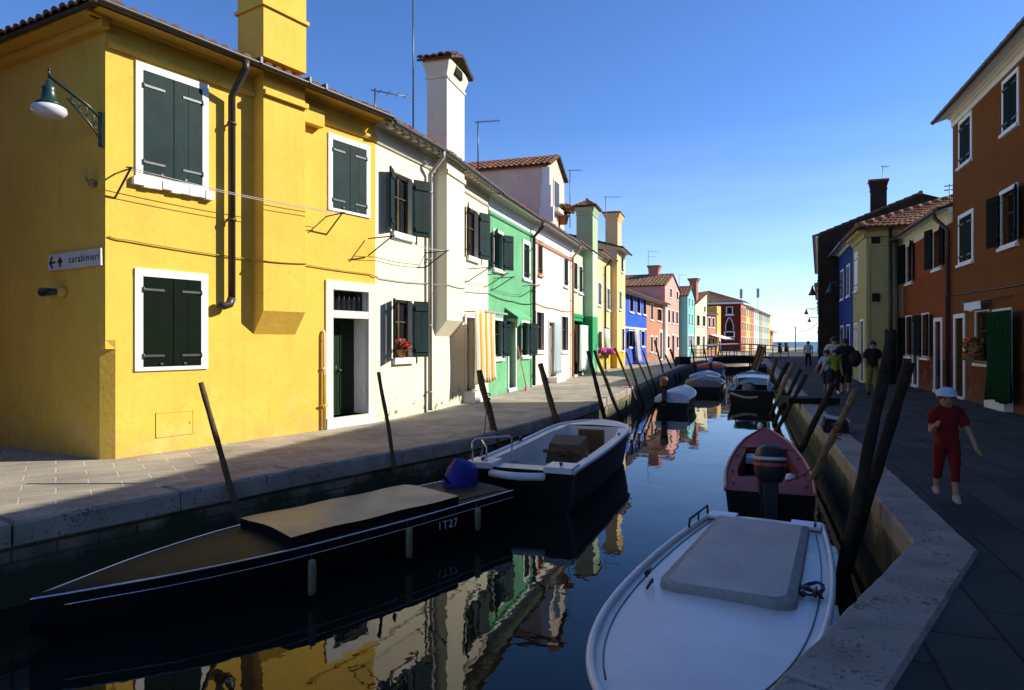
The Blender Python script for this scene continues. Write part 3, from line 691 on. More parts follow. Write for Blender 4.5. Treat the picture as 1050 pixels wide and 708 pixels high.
# --- pale rose house with dormer
h = House('rose_house','pale rose house with a tall gabled dormer on its roof',(.729,23.73),(2.66,29.76),7,6.0,W_rose)
trimr = mat('rose_trim',(.55,.25,.15),.8,.2)
h.win(.72,1.28,4.12,5.36,style='closed',sur=.04,trim=trimr,shut=M['shut_dk']); h.win(4.85,5.55,4.02,5.3,style='closed',sur=.06,trim=wt,shut=M['shut_dk'])
h.win(.50,1.52,1.28,2.68,style='glass',sur=.06); h.win(4.40,5.60,1.22,2.66,style='glass',sur=.06)
h.door(2.30,3.45,.22,2.36,leafmat=M['zinc'],sur=.06,stepw=.15,stepd=.35)
h.zr = 7.1; h.wall(gable='side'); h.roof_side(slope=.30,ov=.40,gut=M['greygut'],mould=[5.22],mould_m=trimr)
b = MB(); b.box(.004,h.L-.004,-.035,.0,5.32,5.86); b.extrude_x([(-.036,5.6),(-.09,5.62),(-.09,5.70),(-.036,5.72)],.004,h.L-.004); b.build('cornice_band',wt,h.root)
h.pipe(6.15,5.82,.05,trimr,r=.05,off=.1)
d0,d1 = 1.95,4.70; b = MB()
b.add([(d0,-.05,5.95),(d1,-.05,5.95),(d1,-.05,8.4),((d0+d1)/2,-.05,9.05),(d0,-.05,8.4)],[(0,1,2,3,4)]); b.add([(d0,-.05,5.95),(d0,4,5.95),(d0,4,8.4),(d0,-.05,8.4)],[(0,3,2,1)]); b.add([(d1,-.05,5.95),(d1,4,5.95),(d1,4,8.4),(d1,-.05,8.4)],[(0,1,2,3)])
dm = b.build('dormer',stucco('dormer_rose_plaster',(.74,.55,.42),mottle=.15),h.root)
b = MB(); tiled(b,(d0-.15,4,8.38),(d0-.15,-.2,8.38),((d0+d1)/2,-.2,9.1),((d0+d1)/2,4,9.1),.22); tiled(b,(d1+.15,-.2,8.38),(d1+.15,4,8.38),((d0+d1)/2,4,9.1),((d0+d1)/2,-.2,9.1),.22); b.build('dormer_roof',[M['tile'],M['soffit']],dm)
b = MB(); b.box(2.78,3.62,-.09,-.052,6.9,8.05,1); b.box(2.86,3.2,-.12,-.091,6.96,7.99); b.box(3.21,3.54,-.12,-.091,6.96,7.99); b.box(2.7,3.7,-.3,-.052,6.74,6.89,1); b.build('dormer_window',[M['shut_blue'],wt],dm)
b = MB(); b.box(d0-.12,d0+.02,-.30,.25,6.2,6.75); b.box(d0-.08,d0+.0,-.2,.2,6.751,7.6); b.box(d0-.05,d0-.0,-.14,.15,7.601,8.3); b.build('dormer_buttress',wt,dm)
cable(h.root,[(.0,-.03,3.02),(3,-.03,2.92),(6.3,-.03,2.95)],.014,trimr,.05)
rose = h

# --- pale green house with a projecting chimney
h = House('pale_green_house','pale green house with deep green ground floor and projecting chimney',(2.66,29.76),(4.54,35.65),7,6.1,W_pgreen)
h.win(.42,1.15,4.0,5.2,style='closed',sur=.07,shut=M['shut_dk']); h.win(1.6,2.3,3.95,5.15,style='closed',sur=.07,shut=M['shut_dk'])
h.door(.45,2.25,.1,2.55,leafmat=M['inside'],sur=.06,trim=stucco('deep_green_paint',(.03,.3,.11)))
h.zr = 7.1; h.wall(gable='side'); h.roof_side(slope=.28,ov=.38,gut=M['copper'],x1=.0)
b = MB(); b.box(2.65,4.0,-.45,.0,0,6.1); b.build('chimney_breast',W_pgreen,h.root)
chimney(h.root,2.65,3.98,-.45,.35,6.1,8.15,stucco('moss_green_plaster',(.42,.55,.32)),flare=.1,cap='hip')
b = MB(); b.box(.01,2.64,-.04,.0,2.72,2.88); b.build('string_course',stucco('deep_green_paint_band',(.03,.3,.11)),h.root)

# --- yellow and apricot houses
h = House('yellow_house','narrow pale yellow house with ochre wall foot, just right of the pale green house',(4.54,35.65),(5.92,39.93),7,6.5,W_pyel)
h.win(.35,1.25,3.62,4.8,style='closed',sur=.1,shut=M['shut_blue']); h.win(.5,1.4,1.0,2.16,style='glass',sur=.1)
h.win(3.2,4.0,3.5,4.7,style='closed',sur=.1,shut=M['shut_blue']); h.win(2.5,3.9,1.06,2.42,style='glass',sur=.08)
h.zr = 7.5; h.wall(gable='side'); h.roof_side(slope=.28,ov=.35,gut=M['copper'])
h.pipe(2.1,6.3,.05,M['copper'],r=.06)
h = House('apricot_house','tall apricot house with a broad chimney, left of the blue house',(5.92,39.93),(6.97,43.24),7,7.25,W_apri)
h.root.location.x += .36; h.root.location.y -= .12
h.win(.85,1.7,3.6,4.68,style='closed',sur=.1,shut=M['shut_blue']); h.win(1.6,2.5,6.0,6.9,style='closed',sur=.08,shut=M['shut_dk'])
h.win(2.0,2.9,1.05,2.4,style='closed',sur=.08,shut=M['shut_dk'])
h.zr = 8.2; h.wall(gable='side'); h.roof_side(slope=.28,ov=.35,gut=M['copper'])
chimney(h.root,.1,1.6,-.02,.7,7.3,9.3,W_apri,flare=.15,cap='row')

# --- blue house
h = House('blue_house','blue two storey house with three dark upper windows',(6.99,43.3),(10.6,52.45),6,5.0,W_blue)
for a in (3.2,5.8,8.25): h.win(a,a+1.35,3.72,4.86,style='glass',sur=.07,pane=True)
h.win(3.0,4.4,1.25,2.35,style='open',sur=.07,shut=M['shut'],ang=(165,165)); h.win(7.6,8.9,1.28,2.38,style='glass',sur=.07); h.door(5.4,6.8,.15,2.45,sur=.08,trim=wt)
h.zr = 5.8; h.wall(gable='side'); h.roof_side(slope=.26,ov=.45,gut=M['copper'],tile=M['tile'])
b = MB(); b.box(.02,9.6,-.05,0,2.5,2.62); b.build('string_course',wt,h.root)

# --- salmon house
h = House('salmon_house','salmon house with a low roof between the blue house and the pink gable',(10.6,52.45),(13.8,60.1),6,5.0,W_salm)
h.win(1.6,2.7,3.4,4.62,style='closed',sur=.12,shut=M['shut']); h.win(4.5,6.6,3.4,4.4,style='glass',sur=.07)
h.win(1.6,2.5,.78,2.0,style='closed',sur=.12,shut=M['shut']); h.win(3.6,4.5,.66,1.98,style='closed',sur=.12,shut=M['shut']); h.door(5.7,6.7,.1,2.4,sur=.25,trim=wt)
h.zr = 5.8; h.wall(gable='side'); h.roof_side(slope=.26,ov=.45,gut=M['copper'])
b = MB(); b.box(7.2,8.2,-.25,0,0,4.95); b.build('pilaster',stucco('white_plaster',(.78,.72,.62)),h.root)
# --- pink gable house
h = House('pink_house','pink house with a gable end and a small brick chimney on its tiled roof',(13.8,60.1),(17.1,68),16,6.7,W_pink)
for a,c in ((2.7,6.0),(6.6,6.0)): h.win(a,a+1.0,c-.2,c+.6,style='closed',sur=.08,shut=M['shut_dk'])
for a in (1.6,3.9,6.3): h.win(a,a+1.1,3.4,4.55,style='closed',sur=.1,shut=M['shut_dk'])
h.win(1.2,2.4,1.0,2.1,style='closed',sur=.1,shut=M['shut_dk']); h.door(3.8,5.2,.1,2.2,sur=.1,trim=wt); h.win(6.6,7.6,1.0,2.1,style='closed',sur=.1,shut=M['shut_dk'])
h.zr = 8.0; h.wall(gable='front'); h.roof_gable(8.0,tile=M['tile_far'],pitch=.35)
chimney(h.root,3.8,4.7,1.3,2.2,7.4,8.85,W_brik,flare=.12,cap='row')
# --- turquoise gable house
h = House('turquoise_house','turquoise gable fronted house beyond the pink house',(17.84,67.69),(19.81,72.39),9,6.3,W_turq)
for a in (.8,3.1): h.win(a,a+.8,5.3,6.1,style='closed',sur=.08,shut=M['shut_blue']); h.win(a,a+.8,3.3,4.5,style='closed',sur=.1,shut=M['shut_blue'])
h.win(.6,1.4,1.0,2.2,style='closed',sur=.15,shut=M['shut_blue']); h.door(2.1,3.0,.1,2.2,sur=.15,trim=wt); h.win(3.6,4.4,1.0,2.2,style='closed',sur=.15,shut=M['shut_blue'])
h.zr = 7.3; h.wall(gable='front'); h.roof_gable(7.3,tile=M['tile'],pitch=.3)
# --- lemon house
h = House('lemon_house','lemon house with a flared brick chimney, right of the turquoise house',(19.95,72.55),(22.44,76.7),10,5.7,W_lem)
for a in (.6,3.0): h.win(a,a+1.15,3.35,4.5,style='glass',sur=.1)
h.win(.5,1.9,1.1,2.2,style='glass',sur=.1); h.win(3.6,4.2,5.0,5.6,style='closed',sur=.08,shut=M['shut_dk']); h.door(3.0,3.9,.1,2.2,sur=.12,trim=wt)
h.wall(); b = MB(); b.add([(0,0,5.7),(h.L,0,5.7),(h.L,0,7.2)],[(0,1,2)]); b.add([(h.L,0,5.7),(h.L,10,5.7),(h.L,10,7.2),(h.L,0,7.2)],[(0,1,2,3)]); b.build('gable',W_lem,h.root)
b = MB(); tiled(b,(-.2,10,5.68),(-.2,-.2,5.68),(h.L+.1,-.2,7.28),(h.L+.1,10,7.28),.3); b.build('roof',[M['tile'],M['soffit']],h.root)
chimney(h.root,1.0,1.75,.15,.9,5.9,8.5,W_brik,flare=.16,cap='row')
# --- brick red low house
h = House('brick_red_house','low brick red house with two small upper windows, left of the dark red building',(22.5,76.8),(24.55,80.2),9,4.9,W_brik)
for a in (.5,2.3): h.win(a,a+.9,3.3,4.4,style='closed',sur=.09,shut=M['shut_dk']); h.win(a,a+.9,.9,2.0,style='closed',sur=.09,shut=M['shut_dk'])
h.wall(); h.roof_side(slope=.2,ov=.3,gut=M['copper'])
b = MB(); b.box(h.L+.02,h.L+1.9,-.12,1.0,0,5.9); b.build('yellow_pier',stucco('yellow_pier_plaster',(.7,.5,.15)),h.root)
b = MB(); b.add([(.8,-.05,2.45),(5.4,-.05,2.45),(5.4,-1.5,2.0),(.8,-1.5,2.0),(.8,-.05,2.40),(5.4,-.05,2.40),(5.4,-1.5,1.95),(.8,-1.5,1.95)],[(0,1,2,3),(7,6,5,4),(3,2,6,7),(0,3,7,4),(1,5,6,2)]); b.build('awning',wt,h.root)

# --- dark red end building and the terrace of coloured fronts behind it
P0 = Vector((37.8,110)); dr = Vector((25.,52.)).normalized(); tot = 57.7
fronts = [('red_house','dark red hip roofed building with an arched window, beyond the bridge',7.5,stucco('far_red_plaster',(.50,.16,.10))),
 ('terrace_house','narrow yellow terrace house adjoining the dark red building',6,stucco('far_yellow_plaster',(.78,.52,.12))),
 ('terrace_house','narrow orange red terrace house between yellow and white fronts',7,stucco('far_orange_plaster',(.62,.2,.1))),
 ('terrace_house','white terrace house in the far coloured row beyond the bridge',9,stucco('far_white_plaster',(.78,.74,.68))),
 ('terrace_house','mid green terrace house next to the white front far off',7,stucco('far_green_plaster',(.2,.42,.2))),
 ('terrace_house','rose pink terrace house far off between two green fronts',8,stucco('far_pink_plaster',(.75,.42,.38))),
 ('terrace_house','pale blue green terrace house second from the far end of the row',7,stucco('far_teal_plaster',(.3,.5,.4))),
 ('terrace_house','bright yellow terrace house at the far right end of the row',6.2,stucco('far_gold_plaster',(.8,.55,.08)))]
s = 0
for i,(nm,lab,wd,wm) in enumerate(fronts):
    a = P0+dr*s; c = P0+dr*(s+wd); s += wd
    h = House(nm,lab,a,c,14,7.9,wm)
    n = 2
    for k in range(n):
        xx = wd*(k+.5)/n-.55
        for z in (1.0,3.5,6.0): h.win(xx,xx+1.1,z,z+1.35,style='closed',sur=.14,shut=M['shut_dk'],sill=False)
    if i == 0:
        h.wall(); 
        b = MB(); b.add([(-.004,0,0),(-.004,14,0),(-.004,14,7.9),(-.004,0,7.9)],[(0,1,2,3)]); b.build('end_wall',W_dred,h.root)
        # features on the end wall facing up the canal
        b = MB()
        def eb(y0,y1,z0,z1,p,mi): b.box(-p,-.005,y0,y1,z0,z1,mi)
        eb(1.1,2.5,5.9,6.1,.14,0); eb(1.25,2.35,6.101,7.4,.06,0); eb(1.4,2.2,6.2,7.3,.08,1); eb(1.0,2.6,1.9,2.1,.14,0); eb(.95,2.65,2.3,3.3,.08,0); eb(1.15,2.45,2.45,3.15,.1,1)
        arch = [(-.09,1.8+.62*math.cos(t)*(1-.25*math.sin(t)),4.3+1.3*math.sin(t)**1.3) for t in [PI*k/12 for k in range(13)]]
        b.tube([(-.06,2.42,3.5)]+arch+[(-.06,1.18,3.5)],.07,6,0); b.box(-.05,-.006,1.35,2.25,3.5,5.0,1)
        b.build('arched_window',[wt,M['inside']],h.root)
        b = MB(); b.box(-.5,.0,-.5,14.3,7.85,8.25); b.build('cornice',wt,h.root)
        b = MB(); tiled(b,(-.6,14.3,8.2),(-.6,-.6,8.2),(6.9,6.2,10.6),(6.9,6.8,10.6),.4,.6,.06); tiled(b,(-.6,-.6,8.2),(7.5,-.6,8.2),(7.5,6.3,10.6),(6.9,6.3,10.6),.4,.6,.06); b.build('roof',[M['tile_far'],M['soffit']],h.root)
    else:
        h.root['group'] = 'terrace of coloured fronts beyond the bridge'
        h.wall(); h.roof_side(slope=.345,ov=.6,tile=M['tile_far'],pitch=.4)
# little brick kiosk at the end of the quay
h = House('brick_kiosk','small brick building with an overhanging tiled roof at the far end of the left quay',(64.5,166),(66.8,170.5),5,4.2,W_brik)
h.door(1,2.2,.1,2.4,sur=.15,trim=wt); h.wall(); h.roof_side(slope=.4,ov=1.0,tile=M['tile_far'],pitch=.4,x0=-1.2,x1=.8)

# ------------------------------------------------------------------ right row of houses (in shade)
P1 = (12.77,19.3); dn = Vector((-.34,-1)).normalized()
pt = lambda s: (P1[0]+dn.x*s, P1[1]+dn.y*s)
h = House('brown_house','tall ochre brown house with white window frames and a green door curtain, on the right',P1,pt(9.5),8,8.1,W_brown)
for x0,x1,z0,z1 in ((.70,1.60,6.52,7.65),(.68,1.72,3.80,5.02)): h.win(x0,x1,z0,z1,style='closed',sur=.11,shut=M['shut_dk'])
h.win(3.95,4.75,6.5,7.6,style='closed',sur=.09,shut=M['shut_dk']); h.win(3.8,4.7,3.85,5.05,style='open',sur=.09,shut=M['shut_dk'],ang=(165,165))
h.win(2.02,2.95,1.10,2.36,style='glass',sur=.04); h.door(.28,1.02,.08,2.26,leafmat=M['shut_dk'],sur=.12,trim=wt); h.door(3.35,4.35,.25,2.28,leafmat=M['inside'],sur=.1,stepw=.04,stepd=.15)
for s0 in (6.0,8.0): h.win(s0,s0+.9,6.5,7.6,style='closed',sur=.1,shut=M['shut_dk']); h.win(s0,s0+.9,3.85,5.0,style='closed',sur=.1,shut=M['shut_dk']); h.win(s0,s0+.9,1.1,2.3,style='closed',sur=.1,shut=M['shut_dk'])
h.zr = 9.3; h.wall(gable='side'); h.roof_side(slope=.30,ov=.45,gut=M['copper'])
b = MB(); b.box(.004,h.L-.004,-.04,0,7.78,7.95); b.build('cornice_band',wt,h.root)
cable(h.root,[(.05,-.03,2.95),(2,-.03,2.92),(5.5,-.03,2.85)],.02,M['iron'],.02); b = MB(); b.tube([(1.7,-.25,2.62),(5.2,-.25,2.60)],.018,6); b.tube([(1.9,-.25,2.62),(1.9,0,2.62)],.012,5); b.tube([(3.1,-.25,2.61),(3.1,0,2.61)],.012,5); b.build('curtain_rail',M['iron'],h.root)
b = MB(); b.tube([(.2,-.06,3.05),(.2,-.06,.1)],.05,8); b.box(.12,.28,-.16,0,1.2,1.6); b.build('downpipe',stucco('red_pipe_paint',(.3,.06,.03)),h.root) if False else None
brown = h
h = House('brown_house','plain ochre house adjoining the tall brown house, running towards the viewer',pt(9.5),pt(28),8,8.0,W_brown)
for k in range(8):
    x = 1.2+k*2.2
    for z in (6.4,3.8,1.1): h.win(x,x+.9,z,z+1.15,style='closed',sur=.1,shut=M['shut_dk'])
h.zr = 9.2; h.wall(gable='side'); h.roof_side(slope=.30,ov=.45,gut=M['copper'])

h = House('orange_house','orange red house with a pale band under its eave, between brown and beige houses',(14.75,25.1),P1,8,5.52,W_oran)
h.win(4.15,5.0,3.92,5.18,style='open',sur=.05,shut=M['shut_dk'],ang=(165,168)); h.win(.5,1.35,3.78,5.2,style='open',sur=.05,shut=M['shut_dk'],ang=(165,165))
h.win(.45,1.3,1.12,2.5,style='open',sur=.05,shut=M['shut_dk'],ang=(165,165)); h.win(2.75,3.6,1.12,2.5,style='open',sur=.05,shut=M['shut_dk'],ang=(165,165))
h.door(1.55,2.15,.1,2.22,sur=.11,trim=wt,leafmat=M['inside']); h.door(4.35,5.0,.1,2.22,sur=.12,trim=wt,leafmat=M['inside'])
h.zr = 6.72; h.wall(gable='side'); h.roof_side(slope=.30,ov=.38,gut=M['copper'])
b = MB(); b.box(.004,h.L-.004,-.035,0,5.06,5.38); b.build('cornice_band',stucco('pale_band_paint',(.72,.66,.46)),h.root)
h.pipe(5.98,5.35,.05,M['copper'],r=.06)
# beige house, its side turned to the viewer
h = House('beige_house','narrow beige house projecting past the orange house with its side facing the viewer',(14.55,28.4),(13.56,25.5),7,5.95,W_beig)
h.win(.55,1.1,3.75,5.2,style='closed',sur=.1,shut=M['white_paint']); h.door(1.9,2.6,.05,2.4,sur=.08,trim=wt,leafmat=M['shut_dk'])
h.win(.4,1.1,1.0,2.3,style='closed',sur=.08,shut=M['zinc'])
h.wall()
b = MB(); ov=.4; L=h.L
tiled(b,(-.1,-ov,5.92),(L+.4,-ov,5.92),(L-1.6,3.5,7.25),(-.1,3.5,7.25)); tiled(b,(L+.4,-ov,5.92),(L+.4,7.2,5.92),(L-1.6,3.6,7.25),(L-1.6,3.5,7.25)); b.add([(-.1,7.2,5.95),(L+.4,7.2,5.95),(L-1.6,3.5,7.25),(-.1,3.5,7.25)],[(1,0,3,2)]); ridge_caps(b,(-.1,3.5,7.3),(L-1.6,3.5,7.3)); ridge_caps(b,(L+.4,-ov,5.98),(L-1.6,3.5,7.3)); b.build('roof',[M['tile'],M['soffit']],h.root)
c = MB(); c.extrude_x([(0,5.6),(-.06,5.6),(-.10,5.72),(-.28,5.80),(-.30,5.88),(0,5.9)],-.0,L+.1); c.box(L,L+.09,-.1,3,5.6,5.78); c.box(L,L+.05,-.02,3,5.25,5.32); c.box(L,L+.03,.0,.12,0,5.25); c.build('cornice',W_beig,h.root)
for q in ((.18,.46,5.34,5.59),(.2,.46,3.12,3.44)): b = MB(); b.box(L+.001,L+.05,*q); b.build('vent_window',M['inside'],h.root)
b = MB(); b.tube([(L+.1,.8,5.9),(L+.1,.8,.05)],.06,8); b.tube([(L+.1,1.0,5.7),(L+.1,1.05,.05)],.05,8); b.build('downpipe',M['copper'],h.root)
b = MB(); b.box(L+.004,L+.07,.62,1.2,.0,2.05); b.build('side_door',M['inside'],h.root)
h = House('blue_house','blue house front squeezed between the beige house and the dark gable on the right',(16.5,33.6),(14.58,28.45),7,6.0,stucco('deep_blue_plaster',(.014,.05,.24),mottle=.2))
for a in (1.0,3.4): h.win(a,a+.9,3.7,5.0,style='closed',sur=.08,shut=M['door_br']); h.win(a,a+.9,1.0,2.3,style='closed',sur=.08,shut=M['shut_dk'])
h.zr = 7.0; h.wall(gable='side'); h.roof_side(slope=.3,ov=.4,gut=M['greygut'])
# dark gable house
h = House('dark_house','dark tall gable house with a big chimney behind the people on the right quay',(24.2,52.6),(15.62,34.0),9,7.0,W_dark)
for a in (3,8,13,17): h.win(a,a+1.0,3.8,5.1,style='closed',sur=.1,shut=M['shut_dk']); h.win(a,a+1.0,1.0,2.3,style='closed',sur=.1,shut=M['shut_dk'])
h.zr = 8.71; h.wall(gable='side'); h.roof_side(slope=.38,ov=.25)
c = chimney(h.root,h.L-.9,h.L-.3,2.4,3.1,7.6,9.6,W_dark,flare=.06,cap='row')
for i,(a,c_,col,lab) in enumerate((((33.6,73),(24.3,52.8),W_salm,'salmon house hidden behind the dark gable house'),)):
    h = House('salmon_house',lab,a,c_,8,6.2,col); h.zr = 7.5; h.wall(gable='side'); h.roof_side(slope=.3,ov=.3,pitch=.4)

# ------------------------------------------------------------------ small things on the houses
def P_on(h, x, y, z): 
    return h.root.matrix_world @ Vector((x,y,z))
bpy.context.view_layer.update()
hx = Vector((math.cos(yellow.root.rotation_euler.z), math.sin(yellow.root.rotation_euler.z), 0)); hy = Vector((-hx.y,hx.x,0))
YO = Vector((-5.47,8.96,0))
side_d = hx*(-.092)+hy*.996; side_n = hx*(-.996)+hy*(-.092)
def SW(t,o,z): return YO + side_d*t + side_n*o + Vector((0,0,z))
# street lamp on the corner of the yellow house
lamp = thing('street_lamp','green iron bracket lamp with a white glass bowl on the yellow house corner','street lamp',tuple(SW(.05,0,4.52)))
LO = lamp.location
def lp(t,o,z): return SW(.05+t,o,4.52+z) - LO
A0 = lp(-.0,.02,0.0); tip = lp(.10,.62,.42)
b = MB(); b.tube([lp(0,.02,.08),lp(.03,.2,.22),lp(.10,.62,.46)],.022,8); b.tube([lp(0,.02,-.22),lp(.03,.16,-.02),lp(.07,.42,.24)],.014,6)
for k in range(4):
    q = lp(.01+.015*k,.06+.09*k,-.02+.085*k); ring = [q + (side_d*.16+side_n*.98).normalized()*(.05*math.cos(a)) + Vector((0,0,.05*math.sin(a))) for a in [PI*j/5 for j in range(11)]]; b.tube(ring,.009,5)
b.box(-.03,.03,-.03,.03,-.3,.16,0,Matrix.Translation(lp(0,.02,0))); b.tube([tip+Vector((0,0,.02)),tip+Vector((0,0,.16))],[.02,.006],6); b.ball(tip+Vector((0,0,.12)),.022,8)
b.build('bracket',mat('lamp_green_iron',(.012,.045,.035),.35,.5,.3,20),lamp)
tz = tip + Vector((0,0,-.02))
b = MB(); b.lathe([(.0,.02),(.035,.0),(.045,-.06),(.085,-.09),(.075,-.13),(.10,-.26),(.15,-.29),(.15,-.31),(.0,-.305)],tz,18); b.build('lamp_shade',bpy.data.materials['lamp_green_iron'],lamp)
bowl = mat('opal_glass',(.62,.62,.68),.12,.6); 
b = MB(); b.lathe([(.13,-.31),(.19,-.34),(.20,-.39),(.15,-.45),(.08,-.47),(.0,-.475)],tz,20); b.build('lamp_bowl',bowl,lamp)
b = MB(); q = SW(.22,.0,3.72); bb = MB(); bb.tube([q,q+side_n*.12+Vector((0,0,.05)),q+side_n*.14+Vector((0,0,.2))],.02,6); bb.lathe([(.0,.0),(.05,.01),(.06,.07),(.02,.1),(.0,.1)],q+side_n*.05+Vector((0,0,-.02)),10)
tag(bb.build('cable_insulator',mat('brass_fitting',(.35,.25,.08),.4,.5,.3,20,metallic=.4)),'small brass cable fitting on the shaded yellow wall under the street lamp','wall fitting')
# sign
sg = thing('street_sign','white direction sign reading carabinieri with a left arrow on the shaded yellow wall','sign',tuple(SW(.05,.0,2.83)))
# axes: text runs towards the corner (to -side_d)
sx = -side_d; szr = math.atan2(sx.y,sx.x); sg.location = SW(1.30,.015,2.72); sg.rotation_euler = (0,R(-1.0),szr)
b = MB(); b.box(0,1.27,-.03,-.004,-.115,.115,0); 
for q in ((0,1.27,.10,.115),(0,1.27,-.115,-.10)): b.box(q[0]+.002,q[1]-.002,-.032,-.030,q[2],q[3],0)
b.build('sign_plate',[mat('sign_white',(.62,.62,.60),.5,.3,.15,8)],sg)
ink = mat('sign_ink',(.012,.012,.012),.6,.3)
b = MB(); yy = -.0335
def bar(b,p,q,w):
    p,q = Vector(p),Vector(q); d = (q-p).normalized(); n = Vector((-d.y,d.x))*w/2
    b.add([(v.x,yy,v.y) for v in (p-n,q-n,q+n,p+n)]+[(v.x,yy+.002,v.y) for v in (p-n,q-n,q+n,p+n)],[(0,1,2,3),(7,6,5,4),(0,4,5,1),(1,5,6,2),(2,6,7,3),(3,7,4,0)])
bar(b,(.05,0),(.19,0),.028); bar(b,(.04,-.01),(.12,.085),.034); bar(b,(.04,.01),(.12,-.085),.034); b.build('arrow_symbol',ink,sg)
b = MB(); 
b.add([(.24+x,yy,z) for x,z in ((0,.0),(.065,.07),(.13,.0),(.10,-.02),(.03,-.02))]+[(.24+x,yy+.002,z) for x,z in ((0,.0),(.065,.07),(.13,.0),(.10,-.02),(.03,-.02))],[(0,1,2,3,4),(9,8,7,6,5)]+[(i,(i+1)%5,5+(i+1)%5,5+i) for i in range(5)])
b.box(.285,.325,yy,yy+.002,-.075,-.0205); b.build('emblem',ink,sg)
def text(name, body, size, m, parent, loc, rot, align='LEFT', ext=.001):
    cu = bpy.data.curves.new(name,'FONT'); cu.body = body; cu.size = size; cu.extrude = ext; cu.align_x = align; cu.space_character = 1.12
    o = bpy.data.objects.new(name,cu); COL.objects.link(o); bpy.context.view_layer.update()
    me = bpy.data.meshes.new_from_object(o.evaluated_get(bpy.context.evaluated_depsgraph_get())); bpy.data.objects.remove(o)
    me.materials.clear(); me.materials.append(m)
    q = bpy.data.objects.new(name,me); COL.objects.link(q); q.parent = parent; q.location = loc; q.rotation_euler = rot; return q
text('lettering','carabinieri',.15,ink,sg,(.52,-.032,-.035),(R(90),0,0))
# flood lamp under the sign
q = SW(.95,0,2.30); fl = thing('wall_spotlight','small dark spotlight fixed on the shaded yellow wall below the direction sign','spotlight',tuple(q))
b = MB(); b.tube([Vector((0,0,0)),side_n*.10],.075,12); b.build('mount',W_yel,fl)
b = MB(); b.tube([side_n*.09+side_d*.02,side_n*.13+side_d*.12,side_n*.15+side_d*.30],[.04,.05,.065],10); b.build('lamp_head',M['iron'],fl)

# clothes lines
def on(h,x,y,z): return tuple(h.root.matrix_world @ Vector((x,y,z)))
def clothesline(h, xa, xb, z, out, label, z2=None, wires=2):
    z2 = z2 or z; t = thing('clothesline',label,'clothesline',on(h,xa,0,z),h.root.rotation_euler.z)
    for x,zz,nm in ((0,0,'bracket'),(xb-xa,z2-z,'bracket')):
        b = MB(); b.tube([(x,0,zz-.35),(x,-out,zz)],.014,6); b.tube([(x,0,zz-.02),(x,-out-.05,zz)],.012,6); b.tube([(x-.06,-out,zz+.0),(x+.06,-out,zz+.02)],.01,5); b.build(nm,M['iron'],t)
    for k in range(wires):
        cy = -out+.10*k
        pts = [(lerp(0,xb-xa,i/12),cy,lerp(0,z2-z,i/12)-.05*4*(i/12)*(1-i/12)) for i in range(13)]
        b = MB(); b.tube(pts,.006,5); b.build('line',M['zinc'],t)
    return t
H = {}
for o in bpy.data.objects:
    if o.get('category') == 'house': H.setdefault(o['label'][:18],o)
class HR: 
    def __init__(s,r): s.root = r
def hr(lbl): return HR(next(o for o in bpy.data.objects if o.get('category')=='house' and o['label'].startswith(lbl)))
clothesline(yellow,.12,3.8,3.90,.42,'washing line on iron brackets across the upper yellow facade, empty of clothes')
cr1, cr2, grn, pgr, blu = hr('narrow cream'), hr('wide cream'), hr('green two'), hr('pale green'), hr('blue two')
clothesline(cr1,-.25,2.0,3.62,.55,'empty washing line under the upper window of the narrow cream house')
clothesline(cr2,2.6,4.2,3.55,.6,'empty washing line under the upper window of the chimney house')
clothesline(grn,.5,3.4,3.5,.6,'empty washing line on the green house front')

# flower pot on the cream window sill
red = mat('red_petals',(.62,.05,.02),.6,.3); leafm = mat('leaf_green',(.05,.12,.03),.6,.3); terra = mat('clay_pot',(.45,.2,.08),.8,.2,.2,10)
def flowers(name,label,loc,r,n,petal,cat='flower pot',group=None,pot=True,green=.3,hang=0):
    t = thing(name,label,cat,loc); 
    if pot: b = MB(); b.lathe([(.0,0),(r*.5,0),(r*.72,r*1.0),(r*.8,r*1.0),(r*.8,r*1.15),(0,r*1.12)],(0,0,0),14); b.build('pot',terra,t)
    rnd = random.Random(hash(label)%999); f = MB(); l = MB()
    for k in range(n):
        a = rnd.uniform(0,2*PI); e = rnd.uniform(-.2,1); q = Vector((math.cos(a)*math.sqrt(1-e*e)*r*1.35,math.sin(a)*math.sqrt(1-e*e)*r*1.1,r*1.7+e*r*.75-hang*rnd.random()*r))*1.0
        s_ = r*.22*rnd.uniform(.7,1.3); tgt = l if rnd.random()<green else f
        for j in range(3):
            d1 = Vector((rnd.uniform(-1,1),rnd.uniform(-1,1),rnd.uniform(-1,1))).normalized(); d2 = d1.orthogonal().normalized()
            tgt.add([q-d1*s_-d2*s_*.6,q+d1*s_-d2*s_*.6,q+d1*s_+d2*s_*.6,q-d1*s_+d2*s_*.6],[(0,1,2,3)])
    if l.v: l.build('leaves',leafm,t)
    if f.v: f.build('blossoms',petal,t)
    return t
flowers('flower_pot','red flowering plant in a clay pot on the lower window sill of the cream house',on(cr1,1.0,.02,1.262),.15,150,red)
flowers('dormer_plant','bushy green plant with red flowers at the foot of the roof dormer',on(rose,3.9,-.2,6.42),.32,260,red,cat='potted plant',green=.75)
mag = mat('magenta_petals',(.62,.06,.30),.6,.3)
flowers('flower_pot','magenta flowers on a pole tip stand before the pale green house',(4.45,34.6,1.05),.34,200,mag,green=.12,pot=False) if False else None
fs = thing('flower_stand','magenta flowers in a pot on a thin stand outside the pale yellow house','flower stand',(4.95,35.1,0))
b = MB(); b.tube([(0,0,0),(0,0,.75)],.03,8); b.lathe([(0,.02),(.18,.0),(.02,.05)],(0,0,0),10); b.build('stand',M['iron'],fs)
